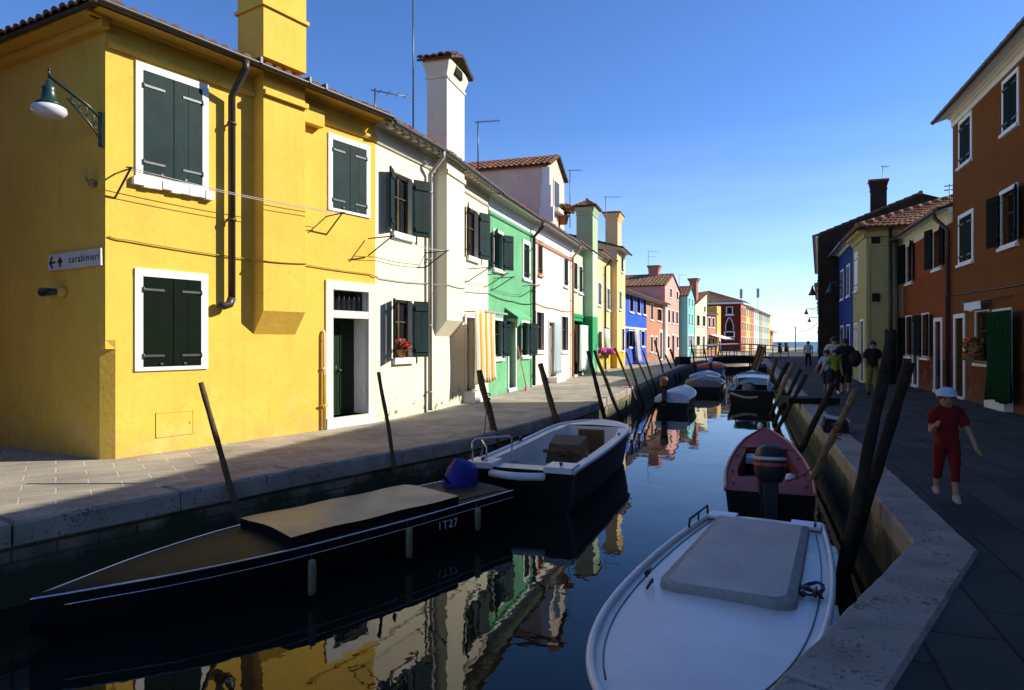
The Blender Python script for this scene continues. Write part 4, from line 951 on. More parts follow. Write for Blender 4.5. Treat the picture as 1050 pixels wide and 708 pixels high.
b = MB(); b.lathe([(0,.72),(.13,.72),(.2,.95),(0,.95)],(0,0,0),12); b.build('pot',terra,fs)
f = MB(); rn = random.Random(4)
for k in range(220):
    a = rn.uniform(0,6.28); rr = .5*math.sqrt(rn.random()); q = Vector((math.cos(a)*rr,math.sin(a)*rr*.7,1.08+.22*rn.uniform(-.8,1)*(1-rr)))
    d1 = Vector((rn.uniform(-1,1),rn.uniform(-1,1),rn.uniform(-1,1))).normalized(); d2 = d1.orthogonal()
    f.add([q-d1*.05-d2*.04,q+d1*.05-d2*.04,q+d1*.05+d2*.04,q-d1*.05+d2*.04],[(0,1,2,3)])
f.build('blossoms',mag,fs)
bx = thing('window_box','red flowers in a box at the ground floor window of the brown house','flower box',on(brown,2.0,-.2,1.12),brown.root.rotation_euler.z)
b = MB(); b.box(.0,.95,-.12,.1,0,.14); b.build('box',M['wood'],bx)
f = MB(); l = MB()
for k in range(260):
    q = Vector((rn.uniform(0,.95),rn.uniform(-.14,.1),.12+.45*rn.random()**1.5)); d1 = Vector((rn.uniform(-1,1),rn.uniform(-1,1),rn.uniform(-1,1))).normalized()*.035; d2 = d1.orthogonal()*.8
    (f if rn.random()<.45 else l).add([q-d1-d2,q+d1-d2,q+d1+d2,q-d1+d2],[(0,1,2,3)])
f.build('blossoms',red,bx); l.build('leaves',leafm,bx)

# door curtains
def striped(name,c1,c2,sc_):
    m = bpy.data.materials.new(name); m.use_nodes = True; nt = m.node_tree; b = nt.nodes['Principled BSDF']; b.inputs['Roughness'].default_value = .85
    uv = nt.nodes.new('ShaderNodeUVMap'); sp_ = nt.nodes.new('ShaderNodeSeparateXYZ'); nt.links.new(uv.outputs[0],sp_.inputs[0])
    mm = nt.nodes.new('ShaderNodeMath'); mm.operation='MULTIPLY'; mm.inputs[1].default_value = sc_; nt.links.new(sp_.outputs['X'],mm.inputs[0])
    fr = nt.nodes.new('ShaderNodeMath'); fr.operation='FRACT'; nt.links.new(mm.outputs[0],fr.inputs[0])
    r = nt.nodes.new('ShaderNodeValToRGB'); r.color_ramp.interpolation='CONSTANT'; r.color_ramp.elements[0].color=(*c1,1); r.color_ramp.elements[1].position=.5; r.color_ramp.elements[1].color=(*c2,1)
    nt.links.new(fr.outputs[0],r.inputs[0]); nt.links.new(r.outputs[0],b.inputs['Base Color']); return m
def curtain(h, x0,x1,z0,z1, y, m, label, folds=6, amp=.05, sway=0.0, wav=0.06):
    t = MB(); nx = folds*8; nz = 14; rows = []
    rnd = random.Random(int(x0*100)); ph = rnd.uniform(0,6)
    for j in range(nz+1):
        v = j/nz; row = []
        for i in range(nx+1):
            u = i/nx; gather = 1 - .06*math.sin(PI*v)
            x = lerp(x0,x1,.5+(u-.5)*gather) + sway*(1-v)**1.5 + wav*.3*math.sin(v*7+ph)*(1-v)
            row.append((x-x0, y + amp*(.5+.5*(1-v))*math.sin(u*folds*2*PI+ph+.8*math.sin(v*3)) , lerp(z0,z1,v)+ (.03*math.sin(u*9+ph) if j==0 else 0)))
        rows.append(row)
    t.grid(rows,0,True)
    o = t.build('door_curtain',m); me = o.data; l = me.uv_layers.new(name='UVMap')
    for lp_ in me.loops:
        k = lp_.vertex_index; l.data[lp_.index].uv = ((k%(nx+1))/nx,(k//(nx+1))/nz)
    md = o.modifiers.new('t','SOLIDIFY'); md.thickness = .006
    o.location = on(h,x0,0,0); o.rotation_euler = (0,0,h.root.rotation_euler.z)
    return tag(o,label,'curtain')
curtain(cr2,1.50,3.05,.55,2.40,-.58,striped('yellow_stripe_cloth',(.80,.76,.62),(.80,.45,.05),3.5),'white and yellow striped curtain hung out before the cream house door',7,.06,.05)
pale = mat('pale_blue_cloth',(.50,.62,.66),.85,.2,.12,8); whitec = mat('white_cloth',(.74,.78,.76),.85,.2,.1,8)
curtain(rose,2.45,3.4,.35,2.4,-.22,pale,'pale blue curtain at the door of the rose house',4,.05,.0)
curtain(pgr,.2,1.9,.3,2.35,-.35,whitec,'white green tinted curtain in the wide doorway of the pale green house',6,.07,.0)
curtain(blu,3.7,5.0,.15,2.5,-.3,mat('lilac_white_cloth',(.75,.72,.78),.85,.2),'white curtain drawn aside at the blue house door',5,.08,.9)
curtain(hr('narrow pale yellow'),.2,1.5,.9,2.3,-.4,whitec,'white sheet hanging slanted beside the magenta flowers',4,.06,.7)
grc = mat('green_curtain_cloth',(.008,.042,.016),.85,.05,.3,6)
curtain(brown,3.50,5.1,.22,2.30,-.22,grc,'deep green door curtain on the brown house at the right edge',6,.06,.0)
curtain(brown,1.9,3.2,2.40,2.60,-.26,mat('lace_white',(.75,.75,.72),.85,.2),'short white lace pelmet above the flower window of the brown house',6,.03,.0)
cl = MB(); 
for k in range(8):
    for j in range(5): pass
rows = [[(i*.25, j*.35, .012+.10*abs(math.sin(i*1.7+j*2.1))) for i in range(8)] for j in range(5)]
cl.grid(rows,0,True); o = cl.build('ground_cloth',mat('blue_tarp',(.03,.10,.55),.6,.3,.2,4)); o.location=(9.35,46.6,.0); o.rotation_euler=(0,0,1.2); tag(o,'crumpled blue cloth lying on the quay in front of the blue house','cloth')
# orange broom leaning at the green house
br = thing('broom','orange handled broom with a pink top leaning beside the green house door','broom',on(grn,2.75,-.35,0),grn.root.rotation_euler.z)
b = MB(); b.tube([(0,0,.05),(-.12,.28,1.45)],.018,6); b.build('handle',mat('orange_wood',(.55,.22,.05),.6,.3),br); b = MB(); b.box(-.14,.14,-.03,.03,0,.12); b.build('broom_head',mat('pink_bristle',(.6,.15,.3),.8,.2),br)

# antennas
def antenna(x,y,z0,z1,label,arms,m=None,rz=0):
    t = thing('tv_antenna',label,'antenna',(x,y,z0),rz); b = MB(); b.tube([(0,0,0),(0,0,z1-z0)],.018,6); b.build('mast',M['hinge'],t)
    for dz,L,n in arms:
        b = MB(); b.tube([(-.1,0,z1-z0-dz),(L,0,z1-z0-dz)],.012,5)
        for k in range(n): x_ = L*(k+.5)/n; b.tube([(x_,-.16,z1-z0-dz),(x_,.16,z1-z0-dz)],.007,4)
        b.build('antenna_arm',M['hinge'],t)
    return t
def PW(u,v,Y): return ((u-525)/683*Y, Y, 1.6+(350.5-v)/683*Y)
antenna(-2.24,15.1,6.3,9.9,'tall bare black mast strapped to the cream chimney, reaching above it',[],M['iron'])
antenna(-.95,18.6,6.4,7.75,'thin antenna with one short arm on the roof between chimney and dormer',[(.02,.62,6)],rz=-.2)
antenna(2.55,29.3,6.6,9.15,'thin antenna mast with one arm just left of the moss green chimney',[(.02,.55,5)],rz=-.1)
antenna(5.35,38.0,7.0,9.9,'antenna with a single long arm beside the apricot chimney',[(.05,.95,8)])
antenna(13.1,64,8.0,10.3,'antenna with two arms above the pink gable house',[(.05,1.1,6),(.55,.9,6)])
antenna(18.2,72.5,6.8,8.9,'small antenna between the pink and the turquoise gables',[(.05,.9,5)])
antenna(19.6,35.2,8.4,10.9,'antenna with a short arm behind the dark chimney on the right',[(.05,.35,4)])
antenna(15.5,23.6,6.0,7.2,'little branched antenna on the orange house roof, far right',[(.05,.3,3),(.2,.25,3)],rz=1.0)
antenna(-3.0,14.6,6.1,7.15,'low tilted antenna lying close to the ridge above the yellow and cream eaves',[(.05,.8,4)],rz=.5)
for x,y,z,l in ((60.2,175,15.4,'tall floodlight mast rising behind the dark red building, left of the pair'),(64.8,175.5,15.6,'tall floodlight mast rising behind the coloured terrace, right of the pair')):
    t = thing('floodlight_mast',l,'light mast',(x,y,0),group='floodlight masts behind the terrace'); b = MB(); b.tube([(0,0,0),(0,0,z-2.4)],[.13,.09],8); b.build('mast',M['zinc'],t)
    b = MB(); b.box(-.3,.3,-.2,.2,z-2.4,z); b.build('lamp_bank',M['zinc'],t)

# ------------------------------------------------------------------ boats
from bisect import bisect
def interp(tab):
    xs = [p[0] for p in tab]
    def f(t):
        if t <= xs[0]: return tab[0][1]
        if t >= xs[-1]: return tab[-1][1]
        i = bisect(xs,t)-1; i = min(i,len(tab)-2)
        x0,y0 = tab[i]; x1,y1 = tab[i+1]; u = (t-x0)/(x1-x0)
        m = lambda k: 0 if k<=0 or k>=len(tab)-1 else (tab[k+1][1]-tab[k-1][1])/(tab[k+1][0]-tab[k-1][0])
        m0 = m(i) if i>0 else (y1-y0)/(x1-x0); m1 = m(i+1) if i+1<len(tab)-1 else (y1-y0)/(x1-x0)*1.3
        h=x1-x0; return (2*u**3-3*u**2+1)*y0+(u**3-2*u**2+u)*h*m0+(-2*u**3+3*u**2)*y1+(u**3-u**2)*h*m1
    return f
def boat(name,label,org,dirv,L,outline,sheer,hullm,deckm,well=None,wellm=None,floor=-.55,railm=None,rail_r=.022,group=None,tumble=.12,inner=None,cat='boat',deck_drop=.0,gun=.05):
    t = thing(name,label,cat,(org[0],org[1],0),math.atan2(dirv[1],dirv[0]),group)
    hw = interp(outline); zg = interp(sheer) if isinstance(sheer,list) else (lambda x: sheer)
    n = 40; ts = [L*(1-(1-i/n)**1.35) for i in range(n+1)]
    if well: ts = sorted(set([q for q in ts if min(abs(q-well[0]),abs(q-well[1]))>.03]+[well[0],well[1]]))
    b = MB(); rows = []
    for q in ts:
        w = max(hw(q),.004); z = zg(q); zb = -1.0+ .35*max(0,(q/L-.75)/.25)**2; r = []
        sec = [(1,0),(1.0,.06),(1-tumble*.35,.35),(1-tumble,.7),(.55,1.0)]
        for fx,fz in sec: r.append((q,w*fx,lerp(z,zb,fz)))
        for fx,fz in reversed(sec): r.append((q,-w*fx,lerp(z,zb,fz)))
        rows.append(r)
    b.grid(rows,0,True); nn = len(rows[0]); b.f.append(tuple(range(nn))); b.m.append(0); b.sm.append(False)
    b.build('hull',hullm,t)
    d = MB(); wl = (lambda q: min(inner(q) if inner else hw(q)-.16, hw(q)-gun)) if well else None
    dz = lambda q: zg(q)-.006-deck_drop
    def seg(fa,fb,qa,mi=0,crown=0):
        rr = []
        for q in qa: rr.append([(q,lerp(fa(q),fb(q),k/6),dz(q)+crown*math.sin(PI*k/6)) for k in range(7)])
        d.grid(rr,mi,True)
    if well:
        w0,w1 = well
        a = [q for q in ts if q <= w0]; m_ = [q for q in ts if w0<=q<=w1]; c = [q for q in ts if q>=w1]
        if len(a)>1: seg(lambda q:-hw(q),lambda q:hw(q),a)
        if len(c)>1: seg(lambda q:-hw(q),lambda q:hw(q),c,0,.03)
        seg(lambda q:wl(q),lambda q:hw(q),m_); seg(lambda q:-hw(q),lambda q:-wl(q),m_)
        d.build('deck',deckm,t)
        k = MB()
        for sg_ in (1,-1): k.grid([[(q,sg_*wl(q),dz(q)) for q in m_],[(q,sg_*wl(q)*.93,floor) for q in m_]],0,False)
        k.grid([[(q,wl(q)*.93,floor) for q in m_],[(q,-wl(q)*.93,floor) for q in m_]],0)
        for q in (w0,w1): k.add([(q,wl(q),dz(q)),(q,-wl(q),dz(q)),(q,-wl(q)*.93,floor),(q,wl(q)*.93,floor)],[(0,1,2,3)])
        k.build('cockpit',wellm or deckm,t)
    else:
        seg(lambda q:-hw(q),lambda q:hw(q),ts,0,.03); d.build('deck',deckm,t)
    if railm:
        g = MB()
        for sg_ in (1,-1): g.tube([(q,sg_*(max(hw(q),.004)+.004),zg(q)-.002) for q in ts],rail_r,8)
        g.build('gunwale',railm,t)
    t['_'] = 0; del t['_']
    return t,hw,zg
gel = mat('white_gelcoat',(.80,.765,.69),.34,.45,.2,1.7,.03,60,col2=(.66,.62,.54),detail=10); canv = mat('grey_canvas',(.56,.52,.46),.85,.2,.22,2.0,.5,14); canv2 = mat('canvas_hem',(.40,.37,.32),.85,.2,.3,9,.3,60)
blackp = mat('black_hull_paint',(.006,.007,.007),.5,.2,.4,4); dgreen = mat('dark_green_deck',(.016,.029,.018),.6,.18,.5,4,.15,40)
redp = mat('red_boat_paint',(.24,.022,.022),.65,.15,.25,5,.1,40); redin = mat('red_boat_inside',(.13,.015,.012),.6,.3,.4,6)
steel = mat('polished_steel',(.55,.57,.6),.22,.5,.1,10,metallic=1); rubber = mat('black_rubber',(.015,.015,.016),.55,.4); whitep = mat('white_boat_paint',(.68,.69,.70),.35,.45,.12,4)
bluet = mat('blue_cover_cloth',(.018,.028,.24),.6,.3,.35,6,.3,30)

def outboard(par,x,y,z,cm,size=1.0,tilt=0.0,yaw=0.0,cover=False,stripe=None):
    """outboard motor clamped on the transom; local -x is aft"""
    mt = Matrix.Translation((x,y,z)) @ Matrix.Rotation(yaw,4,'Z') @ Matrix.Rotation(tilt,4,'Y') @ Matrix.Scale(size,4)
    b = MB(); rows = []
    prof = [(0,.16,.10),(.06,.20,.135),(.16,.215,.145),(.26,.20,.135),(.33,.16,.11),(.365,.08,.05)]
    for zz,a,c in prof:
        rows.append([mt@Vector((-.16+ -.05*zz + a*math.copysign(abs(math.cos(k*PI/10))**.6,math.cos(k*PI/10)), c*math.copysign(abs(math.sin(k*PI/10))**.6,math.sin(k*PI/10)), .12+zz)) for k in range(20)])
    b.grid(rows,0,True,True); b.f.append(tuple(len(b.v)-20+k for k in range(20))); b.m.append(0); b.sm.append(True)
    m_ = b.build('outboard_motor',cm,par)
    if cover:
        c = MB(); rows = []; rn_ = random.Random(3)
        for j,(zz,s_) in enumerate(((.56,.25),(.545,.65),(.50,.95),(.38,1.1),(.2,1.12),(.05,1.05),(-.08,1.1),(-.2,1.22))):
            rows.append([mt@Vector((-.17+.23*s_*math.cos(k*PI/12)*(1+.07*math.sin(k*2.6+j)),.165*s_*math.sin(k*PI/12)*(1+.07*math.cos(k*3.1+j)),zz+.02*math.sin(k*1.7+j))) for k in range(24)])
        c.grid(rows,0,True,True); c.f.append(tuple(range(len(c.v)-8*24,len(c.v)-7*24))); c.m.append(0); c.sm.append(True); c.build('cover',cover,m_)
    if stripe:
        s = MB(); 
        for zz,mi in ((.16,0),(.22,1)):
            s.grid([[mt@Vector((-.16-.05*zz+.218*math.copysign(abs(math.cos(k*PI/20))**.6,math.cos(k*PI/20)),.149*math.copysign(abs(math.sin(k*PI/20))**.6,math.sin(k*PI/20)),.12+z_)) for k in range(40)] for z_ in (zz,zz+.03)],mi,True,True)
        s.build('stripe',stripe,m_)
    b = MB(); b.box(-.22,-.10,-.06,.06,-.55,.13,0,mt); b.box(-.10,.07,-.09,.09,-.02,.12,0,mt); b.box(-.36,-.06,-.09,.09,-.42,-.40,0,mt); b.box(-.03,.055,-.08,.08,-.22,-.02,0,mt); b.tube([mt@Vector((.0,0,.16)),mt@Vector((.45,.05,.26))],.02,6)
    b.build('shaft',rubber,m_)
    return m_
def cleat(par,x,y,z,m=None,nm='cleat'):
    b = MB(); b.tube([(x-.07,y,z+.035),(x+.07,y,z+.035)],.012,6); b.tube([(x-.03,y,z),(x-.03,y,z+.035)],.012,6); b.tube([(x+.03,y,z),(x+.03,y,z+.035)],.012,6); b.build(nm,m or M['iron'],par)

# 1 white dinghy, nearest on the right
t,hw,zg = boat('motor_boat','white boat with a grey canvas cockpit cover, nearest to the viewer on the right',(2.67,7.02),(-.464,-.886),4.5,[(0,.545),(1.2,.665),(2.1,.70),(2.9,.675),(3.47,.595),(3.94,.45),(4.28,.25),(4.5,0)],[(0,-.27),(2.2,-.25),(4.5,-.19)],gel,gel,railm=gel,rail_r=.026,deck_drop=.02)
b = MB(); P = []
for (x,y) in ((.34,-.40),(.34,.43)): P.append((x,y))
def rrect(x0,x1,ya0,yb0,ya1,yb1,r=.16,n=6):
    out = [(x0,ya0),(x0,yb0)]
    for k in range(n+1): a = PI/2*k/n; out.append((x1-r+r*math.sin(a), yb1-r+r*math.cos(a)))
    for k in range(n+1): a = PI/2*k/n; out.append((x1-r+r*math.cos(a), ya1+r-r*math.sin(a)))
    return out
nu,nv = 26,18; outer = rrect(.33,2.56,-.42,.45,-.47,.50)
def inset(poly,d):
    cx = sum(p[0] for p in poly)/len(poly); cy = sum(p[1] for p in poly)/len(poly)
    return [(cx+(p[0]-cx)*(1-d/1.1),cy+(p[1]-cy)*(1-d/.48)) for p in poly]
def zc(x,y): return -.185+.028*(1-(y/.5)**2)+.008*math.sin(x*5+y*3)-.02*math.exp(-((x-1.0)**2+(y-.05)**2)*6)
poly = [outer,inset(outer,.008),inset(outer,.07)]; 
for k in range(1,9): poly.append(inset(outer,.07+.4*k/8))
rows = [[(p[0],p[1],-.262) for p in outer],[(p[0],p[1],-.205) for p in poly[1]],[(p[0],p[1],zc(*p)-.005) for p in poly[2]]]
b.grid(rows,1,False,True); rows = [[(p[0],p[1],zc(*p)-.005) for p in q] for q in poly[2:]]
b.grid(rows,0,True,True); b.f.append(tuple(len(b.v)-len(outer)+k for k in range(len(outer)))); b.m.append(0); b.sm.append(True)
cv = b.build('canvas_cover',[canv,canv2],t)
b = MB()
for k in range(7): 
    y = lerp(-.36,.40,k/6); b.ball((2.52,y,-.222),.011,6)
b.build('snap_button',steel,cv)
b = MB(); b.box(.02,.26,-.54,-.27,-.262,-.235); b.build('stern_seat',whitep,t); b = MB(); b.box(.02,.26,.26,.54,-.262,-.235); b.build('stern_seat',whitep,t)
b = MB(); b.tube([(.12,-.57,-.25),(.14,-.57,-.16),(.75,-.62,-.17),(.78,-.62,-.25)],.012,8); b.tube([(.45,-.6,-.25),(.45,-.595,-.165)],.01,6); b.build('grab_rail',M['iron'],t)
for x,y in ((.2,.49),(2.15,.60),(2.3,-.60)): cleat(t,x,y,-.245,M['iron'])
b = MB(); pts = []
for k in range(40): a = k*.55; pts.append((2.08+.14*math.cos(a*.31)*math.sin(a*.9),.56+.09*math.sin(a),-.225+.015*math.sin(k*1.3)))
b.tube(pts,.010,6); b.build('mooring_rope',M['iron'],t)
b = MB(); b.tube([(q,-(hw(q)-.075),zg(q)-.018) for q in [k*.15 for k in range(2,28)]],.006,6); b.tube([(q,(hw(q)-.075),zg(q)-.018) for q in [k*.15 for k in range(2,28)]],.006,6); b.build('toe_rail',M['hinge'],t)
b = MB(); b.tube([(2.45,-.52,-.24),(2.52,-.5,-.19),(2.6,-.52,-.24)],.01,6); b.ball((2.2,.52,-.23),.025,8); b.build('deck_fitting',M['iron'],t)

# 2 red boat
t,hw,zg = boat('motor_boat','red open boat with a dark outboard motor, moored ahead of the white boat',(3.27,8.455),(.347,.938),5.33,[(0,.53),(1.4,.58),(2.9,.52),(4.1,.385),(4.6,.27),(5.1,.12),(5.33,0)],[(0,-.32),(3,-.28),(5.33,-.16)],blackp,redp,well=(.95,3.35),wellm=redin,floor=-.62,railm=mat('orange_gunwale',(.45,.09,.04),.45,.4,.2,6),rail_r=.024,inner=lambda q: .43-.055*abs(q-1.5))
b = MB(); b.box(1.6,1.95,-.34,.34,-.52,-.49); b.box(2.7,3.0,-.3,.3,-.50,-.47); b.build('thwart',redin,t)
b = MB(); rows = [[(3.0+.03*math.sin(k),.28-.55*k/8*.6,-.42+.08*math.sin(k*.8+j)) for k in range(9)] for j in range(2)]; b.box(2.75,3.2,.05,.33,-.44,-.34); b.build('folded_cloth',mat('grey_white_cloth',(.5,.5,.52),.8,.2,.3,8),t)
outboard(t,.05,.02,-.33,rubber,1.25,R(8),.12,stripe=[mat('motor_red_stripe',(.4,.03,.02),.4,.4),mat('motor_white_stripe',(.45,.45,.47),.4,.4)])
for x,y in ((1.2,.49),(1.25,-.49),(2.6,.46),(2.6,-.46),(.35,.45),(.4,-.45)): cleat(t,x,y,-.305,M['iron'])
b = MB(); b.lathe([(.0,.0),(.05,.02),(.06,.08),(.03,.14),(.0,.15)],(5.25,.10,-.17),10); b.build('bow_light',whitep,t)
b = MB(); b.lathe([(.07,-.07),(.08,0),(.06,.08),(.0,.1)],(1.35,-.3,-.4),10); b.build('bucket',whitep,t)

# 3 dark covered bow boat on the right
t,hw,zg = boat('wooden_boat','dark wooden boat with a white cabin roof, moored beyond the red boat',(8.75,24.4),(.36,.93),6.0,[(0,.78),(2,.85),(4,.7),(5.2,.4),(6,0)],[(0,-.2),(3,-.22),(6,.05)],blackp,mat('dull_green_deck',(.05,.11,.08),.5,.3,.3,5),well=(.4,3.4),wellm=blackp,floor=-.6,railm=mat('green_gunwale',(.05,.16,.11),.5,.4),rail_r=.04,inner=lambda q:.6)
b = MB(); b.tube([(.7,-.58,.12),(1.0,-.62,.18),(3.0,-.6,.2),(3.4,0,.2),(3.0,.6,.2),(1.0,.62,.18),(.7,.58,.12)],.05,8)
b.grid([[(.9+2.4*i/8,(-.6+1.2*j/6),.2+.05*math.sin(PI*j/6)) for j in range(7)] for i in range(9)],0,True); b.build('cabin_roof',whitep,t)
b = MB()
for x in (.9,2.0,3.1):
    for y in (-.58,.58): b.tube([(x,y,-.22),(x,y,.2)],.03,6)
b.build('roof_posts',whitep,t) if False else None
for x in (.9,3.1):
    for y in (-.58,.58): b = MB(); b.tube([(x,y,-.22),(x,y,.2)],.03,6); b.build('roof_post',whitep,t)
b = MB(); b.tube([(-.035,.72-1.35*k/14,-.30-.16*math.sin(PI*k/14)) for k in range(11)],.05,8); b.build('rubbing_strake',mat('pale_strake',(.42,.34,.2),.7,.2),t)
b = MB(); b.ball((1.3,.1,-.2),.3,10,0,(1.2,.9,.8)); b.build('tarpaulin',mat('grey_tarp',(.22,.22,.24),.7,.3,.3,8),t)

# 4 long dark boat at left front
t,hw,zg = boat('wooden_boat','long black flat boat with a beige hatch cover, nearest on the left',(-.39,8.86),(-.665,-.747),5.0,[(0,.53),(.9,.57),(1.8,.61),(3.0,.58),(3.6,.49),(4.1,.36),(4.6,.17),(5.0,0)],[(0,-.30),(3,-.32),(5.0,-.38)],blackp,dgreen,railm=steel,rail_r=.011,tumble=.2)
b = MB()
for sg_ in (1,-1): b.tube([(q,sg_*(hw(q)+.012),zg(q)-.085) for q in [k*.12 for k in range(0,41)]],.007,6)
b.build('rub_strip',steel,t)
b = MB(); x0,x1 = .95,3.1; 
rows = []
for i in range(13):
    x = lerp(x0,x1,i/12); rows.append([(x+(.12*(1-abs(j-4)/4) if i==12 else 0)*0, lerp(-.46,.53,j/8), -.215+.022*math.sin(PI*j/8)+.006*math.sin(i*1.3+j)) for j in range(9)])
b.grid(rows,0,True); per = [rows[0][j] for j in range(9)]+[rows[i][8] for i in range(1,13)]+[rows[12][j] for j in range(7,-1,-1)]+[rows[i][0] for i in range(11,0,-1)]
b.grid([per,[(p[0],p[1],-.315) for p in per]],1,False,True)
hc = b.build('hatch_cover',[mat('beige_hatch_paint',(.235,.245,.195),.38,.4,.35,1.6,.25,9,col2=(.13,.145,.125)),blackp],t)
b = MB()
for k in range(6): b.box(.12+k*.12,.23+k*.12,-.42,.44,-.306,-.288)
b.build('stern_grating',M['wood'],t)
text('registration_mark','1T27',.13,whitep,t,(1.33,hw(1.33)-.002,-.52),(R(86),0,R(180-3)))
outboard(t,.50,-.16,-.42,rubber,1.0,R(-30),.15,cover=bluet)
bucket = None
for i,(x,y,zz,ln,lab) in enumerate(((-1.80,6.00,-.36,.30,'pale worn boat fender, foremost of the three on the black boat'),(-1.08,7.00,-.35,.30,'pale boat fender in the middle of the three on the black boat'),(-.40,7.78,-.34,.24,'short pale boat fender beside the registration mark on the black boat'))):
    f = thing('boat_fender',lab,'fender',(x,y,zz),group='fenders hanging on the black boat')
    b = MB(); b.lathe([(.0,-ln-.03),(.03,-ln-.02),(.038,-ln+.02),(.038,-.05),(.03,-.01),(.0,.0)],(0,0,0),12); b.build('fender_body',mat('fender_ivory',(.24,.20,.11),.5,.3,.35,12),f); b = MB(); b.tube([(0,0,-.01),(-.03,.03,.05)],.006,5); b.build('lanyard',M['iron'],f)

# 5 white motor boat with a wooden console
t,hw,zg = boat('motor_boat','white rimmed motor boat with a brown wooden console, moored at the left quay',(.09,9.23),(.35,.937),5.1,[(0,.78),(1.5,.80),(3.2,.79),(4.2,.74),(4.65,.58),(4.95,.30),(5.1,0)],[(0,-.16),(2.5,-.15),(5.1,-.06)],mat('dark_green_hull',(.006,.010,.007),.55,.15,.4,4),whitep,well=(.35,4.4),wellm=mat('white_interior',(.68,.68,.66),.5,.3,.15,5),floor=-.62,railm=whitep,rail_r=.035,inner=lambda q:.64 if q<3.4 else .64-.12*(q-3.4))
b = MB(); b.box(-.03,.33,-.36,.32,-.30,-.235); b.build('engine_well',mat('brown_well_board',(.13,.08,.04),.7,.3,.3,6),t)
b = MB(); b.tube([(-.04+ -.10*math.sin(PI*k/12),-.40+.80*k/12,-.24) for k in range(13)],.055,8); b.build('transom_rim',whitep,t)
for y in (.58,-.58): b = MB(); b.box(-.06,.36,y-.20,y+.20,-.18,-.10); b.build('quarter_block',whitep,t); cleat(t,.12,y,-.10,M['iron'])
b = MB(); b.tube([(.05,.72,-.12),(.05,.72,.16),(.10,.70,.20),(.42,.3,.22),(.46,.27,.18),(.46,.27,-.4)],.014,8); b.tube([(.05,.50,-.12),(.05,.50,.10),(.1,.55,.13),(.40,.72,.14),(.42,.73,-.1)],.012,8); b.build('stern_rail',steel,t)
brw = mat('brown_console_wood',(.11,.062,.022),.55,.35,.45,5,.2,30); 
b = MB(); b.add([(2.05,-.36,-.62),(2.75,-.36,-.62),(2.75,.30,-.62),(2.05,.30,-.62),(2.2,-.30,-.14),(2.62,-.32,-.04),(2.62,.26,-.04),(2.2,.24,-.14)],[(0,3,2,1),(4,5,6,7),(0,1,5,4),(1,2,6,5),(2,3,7,6),(3,0,4,7)]); b.box(2.05,2.12,-.36,.30,-.28,-.22); cs = b.build('console',brw,t)
b = MB(); b.lathe([(.14,-.012),(.155,0),(.14,.012)],(0,0,0),16,0,Matrix.Translation((1.99,-.05,-.3))@Matrix.Rotation(R(75),4,'Y')); b.tube([(2.06,-.05,-.3),(1.98,-.05,-.3)],.02,6); b.build('steering_wheel',M['iron'],cs)
b = MB(); b.box(3.3,3.42,-.45,.02,-.5,-.02); b.build('wooden_panel',brw,t)
b = MB(); b.box(.95,1.45,-.12,.60,-.62,-.33); b.build('seat_box',mat('blue_grey_box',(.10,.15,.20),.6,.3,.2,6),t)
b = MB(); b.tube([(2.2,.76,-.12),(2.2,.76,-.04)],.03,8); b.build('bollard',M['iron'],t); cleat(t,1.0,-.72,-.12,M['iron']); cleat(t,3.4,-.72,-.11,M['iron'])

# far boats on the left
tarp = mat('pale_blue_tarp',(.46,.50,.60),.6,.3,.2,3,.3,20)
def covered(name,lab,org,L,w,hullm,tm,z=-.32,d=(.335,.94),hump=.22,cover=True,railm=None):
    t,hw,zg = boat(name,lab,org,d,L,[(0,w*.9),(L*.4,w),(L*.75,w*.75),(L,0)],[(0,z),(L*.6,z),(L,z+.15)],hullm,whitep,well=(.3,L*.7),wellm=blackp,floor=-.6,railm=railm or whitep,rail_r=.035,inner=lambda q:w*.7)
    if cover:
        b = MB(); rows = []
        for i in range(15):
            x = lerp(-.03,L*.82,i/14); ww = hw(x)+.03
            rows.append([(x,ww*(-1+2*j/10),zg(x)+.0+hump*math.sin(PI*j/10)**.8*(1-.55*(i/14))*(1+.12*math.sin(i*1.9+j))) for j in range(11)])
        rows = [[(p[0]-.02,p[1],zg(0)-.12) for p in rows[0]]]+rows; b.grid(rows,0,True); 
        b.build('boat_cover',tm,t)
    return t
t = covered('covered_boat','boat under a pale blue tarpaulin with a brown motor, moored at the left quay',(5.35,22.3),5.0,.60,blackp,tarp)
outboard(t,.0,.25,-.12,mat('rusty_motor',(.20,.10,.055),.6,.3,.5,6),1.0,R(25),.1)
t = covered('covered_boat','boat under a dull grey tarpaulin just beyond the pale blue covered one',(8.6,30.0),5.0,.85,blackp,mat('grey_boat_tarp',(.13,.13,.15),.7,.3,.3,4)); b = MB(); b.box(.0,.35,.35,.75,-.28,-.12); b.build('yellow_cushion',mat('yellow_cushion_cloth',(.55,.38,.03),.7,.2),t)
t = covered('covered_boat','blue boat with a pale blue cover beyond the grey tarpaulin boat',(10.4,36.2),4.6,.8,mat('navy_hull',(.02,.03,.10),.35,.4),mat('sky_blue_cover',(.20,.26,.48),.6,.3,.2,4),hump=.1)
t = covered('motor_boat','boat with an orange top and blue hull, moored just before the bridge',(13.7,46.0),5.5,.95,mat('blue_striped_hull',(.03,.05,.28),.35,.4),mat('orange_top',(.62,.11,.03),.6,.3,.15,4),z=-.1,hump=.12); outboard(t,.0,.0,-.05,whitep,1.1,R(10))
t = covered('wooden_boat','dark low boat near the right quay just before the bridge',(13.0,36.0),5.5,.85,blackp,blackp,hump=.1,railm=M['wood_bk'])
